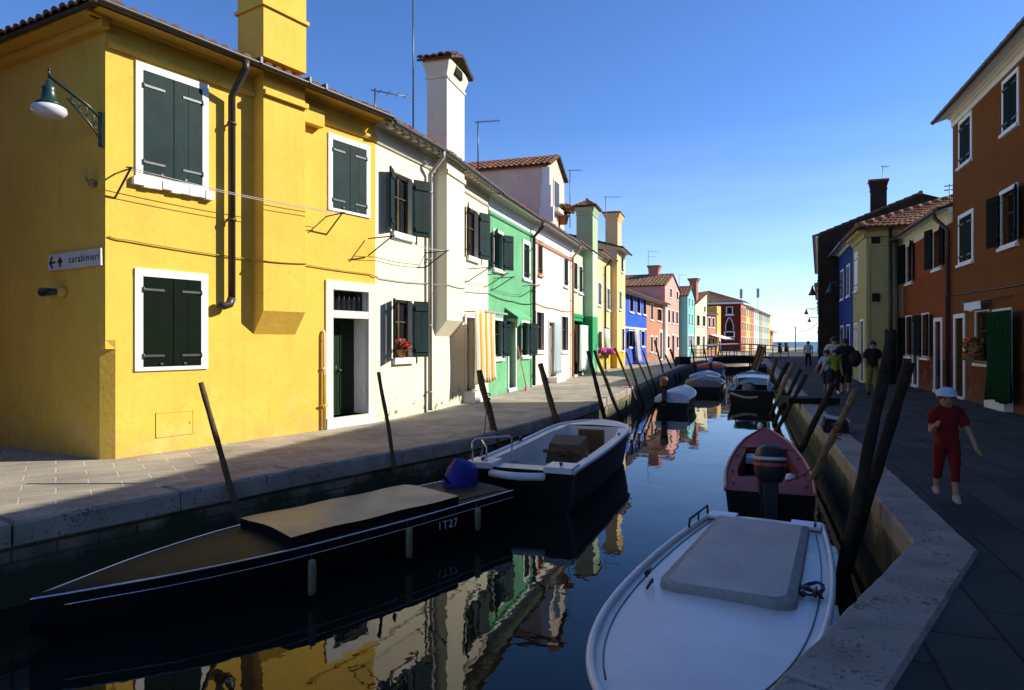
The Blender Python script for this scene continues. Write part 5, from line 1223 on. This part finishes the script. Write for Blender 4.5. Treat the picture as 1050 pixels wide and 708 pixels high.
t = covered('covered_boat','blue grey boat in the shade under the right end of the bridge',(19.8,53.0),5.0,.8,blackp,mat('dim_blue_cover',(.06,.09,.22),.6,.3),hump=.15)
# boat ashore
t = thing('storage_chest','small black chest standing on the left quay before the turquoise house','chest',(11.95,46.6,0),.35); b = MB(); b.box(-.45,.45,-.3,.3,0,.48); b.build('chest_body',M['wood_bk'],t); b = MB(); b.box(-.48,.48,-.33,.33,.481,.54); b.build('lid',M['wood_bk'],t)

# ------------------------------------------------------------------ mooring poles
def pole(k,top,r,m,label,group,down=1.5,bend=.0):
    k,top = Vector(k),Vector(top); d = (top-k).normalized(); n = 16; a = k - d*down; P = []
    sd_ = Vector((random.uniform(-1,1),random.uniform(-1,1),0))
    for i in range(n+1): u = i/n; P.append(a.lerp(top,u)+sd_*(bend*math.sin(PI*u)+r*.16*math.sin(u*17+r*900)))
    b = MB(); b.tube(P,[r*(1.1-.2*i/n)*(1+.09*math.sin(i*2.3+r*500)) for i in range(n+1)],10)
    o = b.build('mooring_pole',m); 
    return tag(o,label,'mooring pole',group)
GL = 'mooring poles along the left quay'; GR = 'mooring poles along the right quay'; wd,lt,bk = M['pole_wood'],M['pole_pale'],M['pole_tar']
LP = [((-3.20,7.54,0),(-3.62,7.75,1.12),.034,wd,'grey brown mooring pole nearest on the left quay, below the yellow house'),
((-1.73,9.52,0),(-1.93,9.63,1.16),.030,wd,'mooring pole standing below the green door of the yellow house'),
((-.30,11.92,0),(-.60,12.07,1.08),.062,wd,'stout brown mooring pole at the stern rail of the white rimmed boat'),
((.92,14.08,0),(.60,14.24,1.13),.065,wd,'stout brown mooring pole behind the white rimmed boat, before the rose house'),
((2.30,17.19,0),(1.98,17.35,1.36),.055,bk,'black slim mooring pole at the start of the sunlit quay wall'),
((2.85,18.66,0),(2.34,18.91,1.35),.055,bk,'black mooring pole on the sunlit wall left of the magenta flowers'),
((4.11,22.99,0),(3.59,23.24,1.38),.045,wd,'thin pole leaning at the end of the sunlit wall, before the apricot house'),
((4.50,24.0,0),(4.14,24.17,1.23),.045,wd,'thin pole before the blue house wall, left of its white curtain'),
((5.35,26.3,0),(4.90,26.54,1.08),.04,wd,'thin pole before the white curtain of the blue house'),
((5.90,28.0,0),(5.53,28.18,1.25),.045,wd,'thin pole just left of the tarpaulin boat by the blue cloth'),
((7.66,33.6,0),(7.23,33.82,1.67),.05,wd,'thin pole before the salmon house'),
((9.34,39.0,0),(9.01,39.18,.83),.06,bk,'short dark pole before the white pilaster of the salmon house'),
((10.37,42.0,0),(10.01,42.19,1.14),.07,bk,'dark pole leaning before the door of the pink house'),
((13.58,49.65,0),(13.35,49.77,1.71),.06,bk,'tall dark pole before the turquoise house'),
((16.8,57.5,0),(16.55,57.62,1.47),.06,wd,'far pole before the lemon house near the bridge')]
for k,tp,r,m,l in LP: pole(k,tp,r,m,l,GL,bend=.02)
RP = [((3.30,6.40,0),(3.59,6.29,1.69),.055,bk,'thick black timber pile leaning, taller of the pair at the quay corner'),
((3.53,6.64,0),(3.89,6.52,1.40),.058,bk,'thick black timber pile leaning, shorter of the pair at the quay corner'),
((4.28,9.16,0),(4.66,9.02,.95),.045,lt,'pale brown mooring pole beside the silver slatted crate'),
((5.28,11.83,0),(5.65,11.69,.87),.055,bk,'dark mooring pole between the pale pole and the dark platform'),
((7.09,16.96,0),(7.44,16.83,.77),.055,bk,'dark short pole right in front of the dark platform'),
((7.71,18.70,0),(8.05,18.57,.83),.055,bk,'dark short pole at the far edge of the dark platform'),
((8.58,21.24,0),(8.93,21.11,.94),.065,lt,'brown pole with a pale tip on the right quay beyond the platform'),
((9.75,24.58,0),(10.13,24.44,.83),.08,bk,'dark thick pole beside the white cabin boat'),
((11.32,29.16,0),(11.54,29.08,.86),.09,wd,'brown pole farther along the right quay past the white cabin boat')]
for k,tp,r,m,l in RP: pole(k,tp,r,m,l,GR,bend=.015)
for i,(x,y,l) in enumerate(((15.4,41,'first of the close set short poles by the right end of the bridge'),(16.2,43.5,'second of the close set short poles by the right end of the bridge'),(17.1,46.2,'third of the close set short poles by the right end of the bridge'),(18.2,49.5,'fourth of the close set short poles by the right end of the bridge'))):
    pole((x-.25,y,0),(x+.15,y-.1,1.3),.09,wd if i%2 else lt,l,GR)
# crate and platform on the right quay
t = thing('fish_crate','black crate with silver slats on the right quay kerb','crate',(5.72,11.8,.018),1.2)
b = MB(); b.box(-.28,.28,-.2,.2,0,.12); b.box(-.26,.26,-.18,.18,.121,.22); b.build('crate_body',M['wood_bk'],t)
for k in range(4): 
    b = MB(); b.box(-.22+k*.13,-.16+k*.13,-.19,.19,.222,.24,0,Matrix.Rotation(.15,4,'X')); b.build('slat',mat('silver_slat',(.6,.62,.64),.3,.5),t)
t = thing('landing_platform','low dark timber platform across the right quay kerb before the people','platform',(7.75,17.2,.0),.0)
b = MB(); b.box(-.75,.55,-.35,.35,.03,.15); b.build('platform_frame',M['wood_bk'],t)
for k in range(5): b = MB(); b.box(-.75,.55,-.36+k*.145,-.225+k*.145,.151,.17); b.build('board',M['wood_bk'],t)

# ------------------------------------------------------------------ wooden bridge
BY = 66; t = thing('footbridge','low arched timber footbridge with white handrails across the canal','bridge',(19.4,BY,0),-.06)
Lb = 6.2; zz = lambda x: .05+.16*math.sin(PI*min(max(x/Lb,0),1))
b = MB(); rows = []
xs = [-1.4+ (Lb+2.6)*i/24 for i in range(25)]
top = [(x,zz(x)) for x in xs]; 
for (y0,y1) in ((-1.2,3.4),):
    b.grid([[(x,y0,z) for x,z in top],[(x,y1,z) for x,z in top]]); b.grid([[(x,y0,z-.72) for x,z in top],[(x,y0,z) for x,z in top]]); b.grid([[(x,y1,z) for x,z in top],[(x,y1,z-.72) for x,z in top]]); b.grid([[(x,y1,z-.72) for x,z in top],[(x,y0,z-.72) for x,z in top]])
b.build('deck',M['wood_bk'],t)
for y in (-1.15,3.35):
    b = MB(); b.tube([(x,y,z+1.15) for x,z in top],.045,6); b.build('handrail',whitep,t)
    b = MB(); b.tube([(x,y,z+.75) for x,z in top],.02,5); b.tube([(x,y,z+.4) for x,z in top],.02,5); b.build('lower_rail',M['wood'],t)
    for i in range(0,25,2): b = MB(); b.box(xs[i]-.035,xs[i]+.035,y-.03,y+.03,zz(xs[i])-.2,zz(xs[i])+1.12); b.build('post',M['wood'],t)
for x in (1.2,5.0):
    for y in (-.9,1.1,3.1): b = MB(); b.tube([(x,y,-1.6),(x,y,zz(x)-.72)],.11,8); b.build('pile',M['wood_bk'],t)

# lamps on the right, and the post at the quay end
def hung_lamp(x,y,z,arm,label):
    t = thing('hanging_lamp',label,'wall lamp',(x,y,z),group='bell lamps on the right hand wall'); d = Vector((-.91,.42,0)); e_ = d*arm
    b = MB(); b.tube([(0,0,.0),tuple(e_)],.03,6); b.tube([(0,0,-.35),tuple(e_*.7)],.02,5); b.build('arm',M['iron'],t)
    b = MB(); b.lathe([(.04,-.02),(.06,-.12),(.12,-.3),(.22,-.5),(.0,-.5)],tuple(e_),12); b.build('lamp_shade',M['iron'],t)
hung_lamp(16.45,35.8,4.6,.28,'nearest black bell lamp on the edge of the dark gable house')
hung_lamp(28.4,61.8,4.65,1.0,'middle bell lamp on a long arm beyond the dark gable house')
hung_lamp(32.9,71.5,4.2,.9,'farthest bell lamp, lowest of the three at the dark house edge')
hung_lamp(15.2,30.6,4.35,.5,'dark ornate lamp bracket between the beige house and the blue front') 
t = thing('lamp_post','thin tall post at the far end of the right quay against the sea','post',(43.4,102,0)); b = MB(); b.tube([(0,0,0),(0,0,3.9)],.09,6); b.build('shaft',M['hinge'],t); b = MB(); b.box(-.2,.2,-.05,.05,3.7,3.76); b.build('crossbar',M['hinge'],t)
b = MB(); pts = [(lerp(33,43.4,k/14),lerp(72,102,k/14),lerp(3.6,3.6,k/14)-1.2*4*(k/14)*(1-k/14)*.55) for k in range(15)]; b.tube(pts,.035,5); tag(b.build('overhead_cable',M['iron']),'sagging overhead cable between the right hand wall and the thin post','cable')
for i,(x,y,l) in enumerate(((38.6,96,'left one of three dark bollards at the end of the right quay'),(40.5,100.5,'middle one of three dark bollards at the end of the right quay'),(43.0,104.5,'right one of three dark bollards at the end of the right quay'))):
    t = thing('bollard',l,'bollard',(x,y,0),group='bollards at the quay end'); b = MB(); b.tube([(0,0,0),(0,0,1.2)],[.3,.24],8); b.build('shaft',M['wood_bk'],t); b = MB(); b.lathe([(.0,1.45),(.3,1.4),(.34,1.21),(.0,1.2)],(0,0,0),8); b.build('cap',M['wood'],t)

# slack mooring ropes
def rope(a,c,label,sag=.18):
    a,c = Vector(a),Vector(c); b = MB(); b.tube([a.lerp(c,k/14)-Vector((0,0,sag*4*(k/14)*(1-k/14))) for k in range(15)],.011,6)
    ring = [c+Vector((.06*math.cos(q*.9),.06*math.sin(q*.9),-.02+.012*q)) for q in range(20)]; b.tube(ring,.011,6)
    tag(b.build('mooring_rope',mat('hemp_rope',(.16,.12,.07),.9,.1,.3,40)),label,'rope')
rope((3.72,9.0,-.28),(4.44,9.11,.28),'slack rope from the red boat to the pale brown mooring pole',.12)
rope((-.48,9.65,-.12),(-.45,12.0,.50),'slack rope from the white rimmed boat to the stout brown pole at its stern',.2)

# ------------------------------------------------------------------ people
skinm = mat('skin',(.42,.22,.13),.55,.3,.1,10)
def person(label,loc,rz,Ht,shirt,trousers,shoes,hairm,arms=((.0,.25),(.0,.25)),legs=(.22,-.18),sleeve=.35,trouser_to=.06,hair='short',cap=None,female=False,group=None,top_low=.50,child=False,spread=(.10,.10)):
    """arms: (forward swing, elbow bend) for left and right; faces local -y"""
    t = thing('person',label,'person',loc,rz,group)
    V=[];E=[];RD=[];S=[];roots=[]
    hs = 1.0 if not child else 1.18
    def v(p,r): V.append(Vector(p)*Ht); RD.append(r*Ht); return len(V)-1
    def e(a,b,tag_): E.append((a,b)); S.append((a,b,tag_))
    def chain(pts,start,tg):
        p = start; 
        for q,r in pts:
            i = v(q,r); e(p,i,tg); p = i
        return p
    sw = .10 if female or child else .118
    pel = v((0,0,.53),.078); roots.append(pel)
    ab = chain([((0,.005,.60),.070 if female else .078),((0,.004,.68),.082),((0,.006,.755),.084)],pel,'T')
    nk = chain([((0,.008,.81),.050)],ab,'T'); nk2 = chain([((0,.0,.845),.032)],nk,'K')
    hb = .865
    h1 = chain([((0,-.008,hb+.012),.046*hs),((0,-.004,hb+.05),.058*hs),((0,.0,hb+.092),.054*hs),((0,.002,hb+.118),.030*hs)],nk2,'K')
    hips = []; lw = .82 if child else 1
    for sd_,lg in ((1,legs[0]),(-1,legs[1])):
        hp = v((sd_*.052,0,.505),.064); e(pel,hp,'P')
        kz = .505-.235*math.cos(lg); ky = -.235*math.sin(lg); bend = lg-.12 if lg > 0 else lg-.30
        az = kz-.225*math.cos(bend); ay = ky-.225*math.sin(bend)
        kn = chain([((sd_*.055,ky*.5,lerp(.505,kz,.5)),.056*lw),((sd_*.056,ky,kz),.040*lw)],hp,'P')
        m1 = chain([((sd_*.056,lerp(ky,ay,.35)+.006,lerp(kz,az,.35)),.040*lw)],kn,'P')
        tg = 'P' if trouser_to < .15 else 'K'
        an = chain([((sd_*.056,lerp(ky,ay,.8),lerp(kz,az,.8)),.026),((sd_*.056,ay,az),.025)],m1,tg)
        dz = az-.048
        hips.append((sd_,ay,dz)); chain([((sd_*.060,ay-.05,az-.026),.022),((sd_*.064,ay-.095,az-.030),.015)],an,'S')
        chain([((sd_*.056,ay+.02,az-.024),.020)],an,'S')
    low = min(q[2] for q in hips)+.0
    hands = []
    for sd_,(sg_,eb),sp_ in ((1,arms[0],spread[0]),(-1,arms[1],spread[1])):
        sh = v((sd_*sw*.75,.008,.805),.044); e(nk,sh,'T'); s2 = v((sd_*sw,.008,.79),.040); e(sh,s2,'T')
        a = sg_; dx = sd_*sp_
        ex = Vector((sd_*(sw+.012)+dx*.17, .008-.175*math.sin(a), .79-.175*math.cos(a)))
        b_ = a+eb; wx = ex+Vector((dx*.10-sd_*.02*max(0,eb-.5), -.15*math.sin(b_), -.15*math.cos(b_)))
        s0 = Vector((sd_*sw,.008,.79))
        q1 = s0.lerp(ex,sleeve/.5 if sleeve < .5 else .6)
        p = chain([(tuple(s0.lerp(ex,.5)),.032)],s2,'T')
        el = chain([(tuple(ex),.026)],p,'K' if sleeve < .6 else 'T'); wr = chain([(tuple(ex.lerp(wx,.4)),.025),(tuple(wx),.018)],el,'K')
        fd = (wx-ex).normalized(); palm = wx+fd*.028; chain([(tuple(palm),.021)],wr,'K')
        sdv = Vector((0,1,0)) - fd*fd.y; sdv = sdv.normalized() if sdv.length>.1 else Vector((0,0,1)); cu = fd.cross(sdv)*(-sd_)
        for k,(o,ln) in enumerate(((.016,.040),(.006,.046),(-.005,.043),(-.015,.034))):
            a0 = palm+sdv*o*1.0-fd*.004; i0 = v(a0,.0062); roots.append(i0); m = a0+fd*ln*.55-cu*.004; i1 = v(m,.0058); e(i0,i1,'K'); i2 = v(m+fd*ln*.35-cu*.016,.005); e(i1,i2,'K')
        a0 = palm-fd*.018+sdv*-.012; i0 = v(a0,.007); roots.append(i0); i1 = v(a0-sdv*.018+fd*.018-cu*.006,.0065); e(i0,i1,'K'); i2 = v(a0-sdv*.020+fd*.036-cu*.014,.0055); e(i1,i2,'K')
        hands.append(palm*Ht)
    # nose, ears
    hc = hb+.052
    for pts in (((0,-.045*hs,hc+.008,.008),(0,-.066*hs,hc-.010,.009)),((.054*hs,.006,hc+.006,.007),(.060*hs,.010,hc-.012,.007)),((-.054*hs,.006,hc+.006,.007),(-.060*hs,.010,hc-.012,.007))):
        i0 = v(pts[0][:3],pts[0][3]); roots.append(i0); i1 = v(pts[1][:3],pts[1][3]); e(i0,i1,'K')
    dz = -low*Ht - .0
    me = bpy.data.meshes.new('body'); me.from_pydata([tuple(q+Vector((0,0,dz+.012*Ht))) for q in V],E,[]); o = bpy.data.objects.new('body',me); COL.objects.link(o)
    md = o.modifiers.new('s','SKIN'); md.use_smooth_shade = True
    for i,r in enumerate(RD): me.skin_vertices[0].data[i].radius = (r,r); me.skin_vertices[0].data[i].use_root = i in roots
    sb = o.modifiers.new('u','SUBSURF'); sb.levels = 2; sb.render_levels = 2
    bpy.context.view_layer.update()
    nm = bpy.data.meshes.new_from_object(o.evaluated_get(bpy.context.evaluated_depsgraph_get())); bpy.data.objects.remove(o)
    nm.name = 'body'; body = bpy.data.objects.new('body',nm); COL.objects.link(body); body.parent = t
    nm.materials.clear(); nm.materials.append(skinm)
    off = Vector((0,0,dz+.012*Ht)); segs = [(V[a]+off,V[b]+off,tg,(RD[a]+RD[b])/2) for a,b,tg in S]
    def near(c):
        best=None;bd=9
        for a,b,tg,rr in segs:
            ab_=b-a; u=max(0,min(1,(c-a).dot(ab_)/max(1e-9,ab_.length_squared))); d=(c-(a+ab_*u)).length-rr
            if d<bd: bd=d;best=tg
        return best
    grp = {'T':[],'P':[],'S':[]}
    for p in nm.polygons:
        p.use_smooth = True; tg = near(p.center)
        if tg == 'T' and p.center.z < (top_low*Ht+off.z): tg = 'P'
        if tg == 'P' and p.center.z > (.575*Ht+off.z): tg = 'T'
        if tg in grp: grp[tg].append(p.index)
    for key,nmn,m,inf in (('P','trousers',trousers,.007),('T','shirt',shirt,.014),('S','shoe',shoes,.008)):
        if not grp[key]: continue
        def sub(ids,name):
            vm={};vs=[];fs=[]
            for pi in ids:
                f=[]
                for vi in nm.polygons[pi].vertices:
                    if vi not in vm: vm[vi]=len(vs); q=nm.vertices[vi]; vs.append(q.co+q.normal*inf*Ht*(1+.55*math.sin(q.co.z*70/Ht+q.co.x*45)*math.sin(q.co.x*60+q.co.y*40)))
                    f.append(vm[vi])
                fs.append(f)
            b=MB(); b.add(vs,fs,0,True); ob=b.build(name,m,t); return ob
        if key=='S':
            sub([i for i in grp['S'] if nm.polygons[i].center.x>0],'shoe'); sub([i for i in grp['S'] if nm.polygons[i].center.x<=0],'shoe')
        else: sub(grp[key],nmn)
    hz = (hc)*Ht+off.z; k = Ht*hs
    for sx_ in (.021,-.021):
        b=MB(); b.ball((sx_*k,-.052*k,hz+.008*k),.0065*k,8); b.build('eye',M['inside'],t)
    b=MB(); b.tube([(-.016*k,-.050*k,hz-.028*k),(0,-.054*k,hz-.029*k),(.016*k,-.050*k,hz-.028*k)],.0035*k,6); b.build('mouth',mat('lips',(.35,.10,.08),.5,.3),t)
    b=MB(); rows=[]
    for i in range(9):
        th = (PI*.60)*i/8
        rows.append([(.067*k*math.sin(th)*math.cos(a)*(1 if math.sin(a)>-.2 else .98),.010*k+.074*k*math.sin(th)*math.sin(a) , hz+.012*k+.076*k*math.cos(th) + (.035*k*(th/(PI*.6))**2*max(0,-math.sin(a)))) for a in [2*PI*j/20 for j in range(20)]])
    b.grid(rows,0,True,True)
    if hair=='long':
        b.tube([(0,.06*k,hz+.02*k),(0,.075*k,hz-.05*k),(0,.06*k,hz-.13*k)],[.05*k,.055*k,.02*k],10)
    b.build('hair',hairm,t)
    if cap:
        b=MB(); rows=[]
        for i in range(9):
            th=PI*.5*i/8; rows.append([(.070*k*math.sin(th)*math.cos(a),.006*k+.077*k*math.sin(th)*math.sin(a),hz+.046*k+.050*k*math.cos(th)) for a in [2*PI*j/24 for j in range(24)]])
        b.grid(rows,0,True,True); pk=[]
        for i in range(5):
            r_=1+.55*i/4; pk.append([(.071*k*math.cos(a)*(1+.05*i/4),.006*k+.080*k*math.sin(a)*r_,hz+.047*k-.016*k*(i/4)**1.5) for a in [PI+PI*j/14 for j in range(15)]])
        b.grid(pk,0,True); b.build('cap',cap,t)
    return t,hands,hz,k,off
def cloth(n,c): return mat(n,c,.85,.2,.2,12)
brh = mat('dark_brown_hair',(.02,.013,.009),.5,.4,.3,30)
# child in red walking along the right quay
person('child in red clothes and a white cap, walking on the right quay',(4.36,6.68,.0),R(-22),1.10,cloth('red_jersey',(.17,.010,.009)),cloth('red_leggings',(.18,.011,.009)),cloth('pale_sandal',(.45,.36,.30)),brh,arms=((.25,.25),(.35,1.75)),legs=(.20,-.22),trouser_to=.2,cap=cloth('white_cap_cloth',(.60,.62,.68)),child=True,spread=(.35,.12))
t,hd,hz,k,off = person('girl in a lime green sleeveless top and dark trousers, front of the group',(9.85,20.35,0),R(-8),1.33,cloth('lime_top',(.18,.25,.02)),cloth('dark_trousers',(.015,.015,.014)),cloth('white_shoe',(.7,.7,.7)),brh,arms=((.1,.1),(.15,.1)),legs=(.10,-.10),sleeve=.2,hair='long',female=True,spread=(.15,.75))
person('man in black with a backpack behind the girl in lime green',(10.36,20.7,0),R(150),1.68,cloth('black_shirt',(.012,.012,.014)),cloth('black_shorts',(.014,.013,.012)),cloth('white_trainer',(.6,.6,.6)),brh,arms=((.2,.5),(.2,.4)),legs=(.08,-.12),trouser_to=.3)
bp = thing('backpack','black backpack worn by the man in black','backpack',(10.55,20.5,1.08),R(150)); b = MB(); b.ball((0,.02,0),.23,12,0,(.85,.62,1.15)); b.build('pack',M['wood_bk'],bp); b = MB(); b.ball((0,.15,-.08),.13,10,0,(.9,.5,.8)); b.build('pocket',M['wood_bk'],bp)
for sx_ in (.1,-.1): b = MB(); b.tube([(sx_,-.08,.2),(sx_,-.2,.22),(sx_,-.26,.05),(sx_,-.1,-.15)],.018,6); b.build('strap',M['wood_bk'],bp)
t,hd,hz,k,off = person('man in sunglasses standing behind the girl in lime green',(10.45,21.6,0),R(-15),1.74,cloth('pale_vest',(.5,.45,.4)),cloth('brown_shorts',(.05,.035,.02)),cloth('tan_shoe',(.2,.14,.08)),brh,arms=((.3,1.3),(.3,.8)),legs=(.05,-.05),trouser_to=.3)
b = MB(); b.box(-.055*k,-.008*k,-.068*k,-.060*k,hz-.004*k,hz+.020*k); b.box(.008*k,.055*k,-.068*k,-.060*k,hz-.004*k,hz+.020*k); b.box(-.0079*k,.0079*k,-.066*k,-.062*k,hz+.008*k,hz+.014*k); b.build('sunglasses',M['iron'],t)
person('child in a light blue shirt half hidden beside the girl in lime green',(10.05,21.3,0),R(-40),1.30,cloth('light_blue_shirt',(.25,.38,.62)),cloth('blue_shorts',(.03,.04,.08)),cloth('grey_shoe',(.25,.25,.25)),brh,arms=((.2,.5),(.3,.3)),legs=(.15,-.1),trouser_to=.3,child=True,spread=(.1,.4))
person('woman in a black sleeveless top and yellow green trousers by the beige house',(10.42,19.25,0),R(-20),1.60,cloth('black_top',(.012,.012,.013)),cloth('yellow_green_trousers',(.17,.18,.04)),cloth('black_shoe',(.01,.01,.01)),brh,arms=((.15,1.2),(.1,1.0)),legs=(.1,-.12),sleeve=.2,female=True)
person('man in a pale shirt seen from behind, walking far off on the right quay',(18.85,42.4,0),R(165),1.62,cloth('pale_lilac_shirt',(.55,.55,.62)),cloth('navy_trousers',(.015,.017,.025)),cloth('dark_shoe',(.01,.01,.01)),brh,legs=(.2,-.2))
person('person in a blue shirt standing on the left end of the footbridge',(20.65,66.2,.17),R(60),1.45,cloth('bright_blue_shirt',(.06,.18,.65)),cloth('grey_trousers',(.1,.1,.12)),cloth('shoe_dark',(.02,.02,.02)),brh)
person('person in a white shirt on the left quay beside the footbridge',(21.3,70.5,.0),R(20),1.6,cloth('white_shirt_cloth',(.7,.7,.7)),cloth('beige_trousers',(.4,.33,.22)),cloth('shoe_brown',(.05,.03,.02)),brh) if False else None
# ------------------------------------------------------------------ camera, light, world
def camera_light():
    cam = bpy.data.cameras.new('Camera'); co = bpy.data.objects.new('Camera', cam); COL.objects.link(co)
    co.location = (0,0,1.6); co.rotation_euler = (R(90),0,0); cam.sensor_width = 36; cam.lens = 683/1050*36
    cam.shift_y = -3.5/1050; cam.clip_end = 30000; cam.clip_start = .05; sc.camera = co
    el = R(31); hd = Vector((.99,.139)).normalized()
    sd = Vector((hd.x*math.cos(el), hd.y*math.cos(el), math.sin(el)))
    sun = bpy.data.lights.new('Sun','SUN'); sun.energy = 5.0; sun.angle = R(.53); sun.color = (1,.93,.80)
    so = bpy.data.objects.new('Sun', sun); COL.objects.link(so); so.rotation_euler = sd.to_track_quat('Z','Y').to_euler(); so.location = (30,5,30)
    w = bpy.data.worlds.new('World'); sc.world = w; w.use_nodes = True; nt = w.node_tree
    bg = nt.nodes['Background']; sky = nt.nodes.new('ShaderNodeTexSky'); sky.sky_type = 'NISHITA'; sky.sun_disc = False
    sky.sun_elevation = el; sky.sun_rotation = math.atan2(hd.x, hd.y); sky.air_density = .75; sky.dust_density = .1; sky.ozone_density = 4.0; sky.altitude = 0
    hs = nt.nodes.new('ShaderNodeHueSaturation'); hs.inputs['Saturation'].default_value = 1.15; hs.inputs['Hue'].default_value = .508; nt.links.new(sky.outputs[0], hs.inputs['Color']); 
    tc = nt.nodes.new('ShaderNodeTexCoord'); sp_ = nt.nodes.new('ShaderNodeSeparateXYZ'); nt.links.new(tc.outputs['Generated'], sp_.inputs[0])
    mp = nt.nodes.new('ShaderNodeMapping'); mp.inputs['Scale'].default_value = (2.2,2.2,14); mp.inputs['Rotation'].default_value = (.05,.12,0); nt.links.new(tc.outputs['Generated'], mp.inputs[0])
    nz = nt.nodes.new('ShaderNodeTexNoise'); nz.inputs['Scale'].default_value = 1.6; nz.inputs['Detail'].default_value = 7; nz.inputs['Roughness'].default_value = .55; nt.links.new(mp.outputs[0], nz.inputs['Vector'])
    rp_ = nt.nodes.new('ShaderNodeValToRGB'); rp_.color_ramp.elements[0].position = .45; rp_.color_ramp.elements[1].position = .72; rp_.color_ramp.elements[0].color = (.16,.16,.16,1); rp_.color_ramp.elements[1].color = (.38,.38,.38,1); nt.links.new(nz.outputs['Fac'], rp_.inputs['Fac'])
    mr = nt.nodes.new('ShaderNodeMapRange'); mr.inputs['From Min'].default_value = .04; mr.inputs['From Max'].default_value = .30; mr.inputs['To Min'].default_value = 1; mr.inputs['To Max'].default_value = 0; nt.links.new(sp_.outputs['Z'], mr.inputs['Value'])
    ml = nt.nodes.new('ShaderNodeMath'); ml.operation = 'MULTIPLY'; nt.links.new(rp_.outputs['Color'], ml.inputs[0]); nt.links.new(mr.outputs[0], ml.inputs[1])
    mx = nt.nodes.new('ShaderNodeMix'); mx.data_type = 'RGBA'; nt.links.new(ml.outputs[0], mx.inputs['Factor']); A = [q for q in mx.inputs if q.type == 'RGBA']; nt.links.new(hs.outputs[0], A[0]); A[1].default_value = (4.6,5.2,5.4,1)
    nt.links.new([o for o in mx.outputs if o.type == 'RGBA'][0], bg.inputs[0]); bg.inputs[1].default_value = .145
    vs = sc.view_settings; vs.view_transform = 'Standard'; vs.look = 'None'; vs.gamma = 1; vs.exposure = .6; vs.use_curve_mapping = False
camera_light()
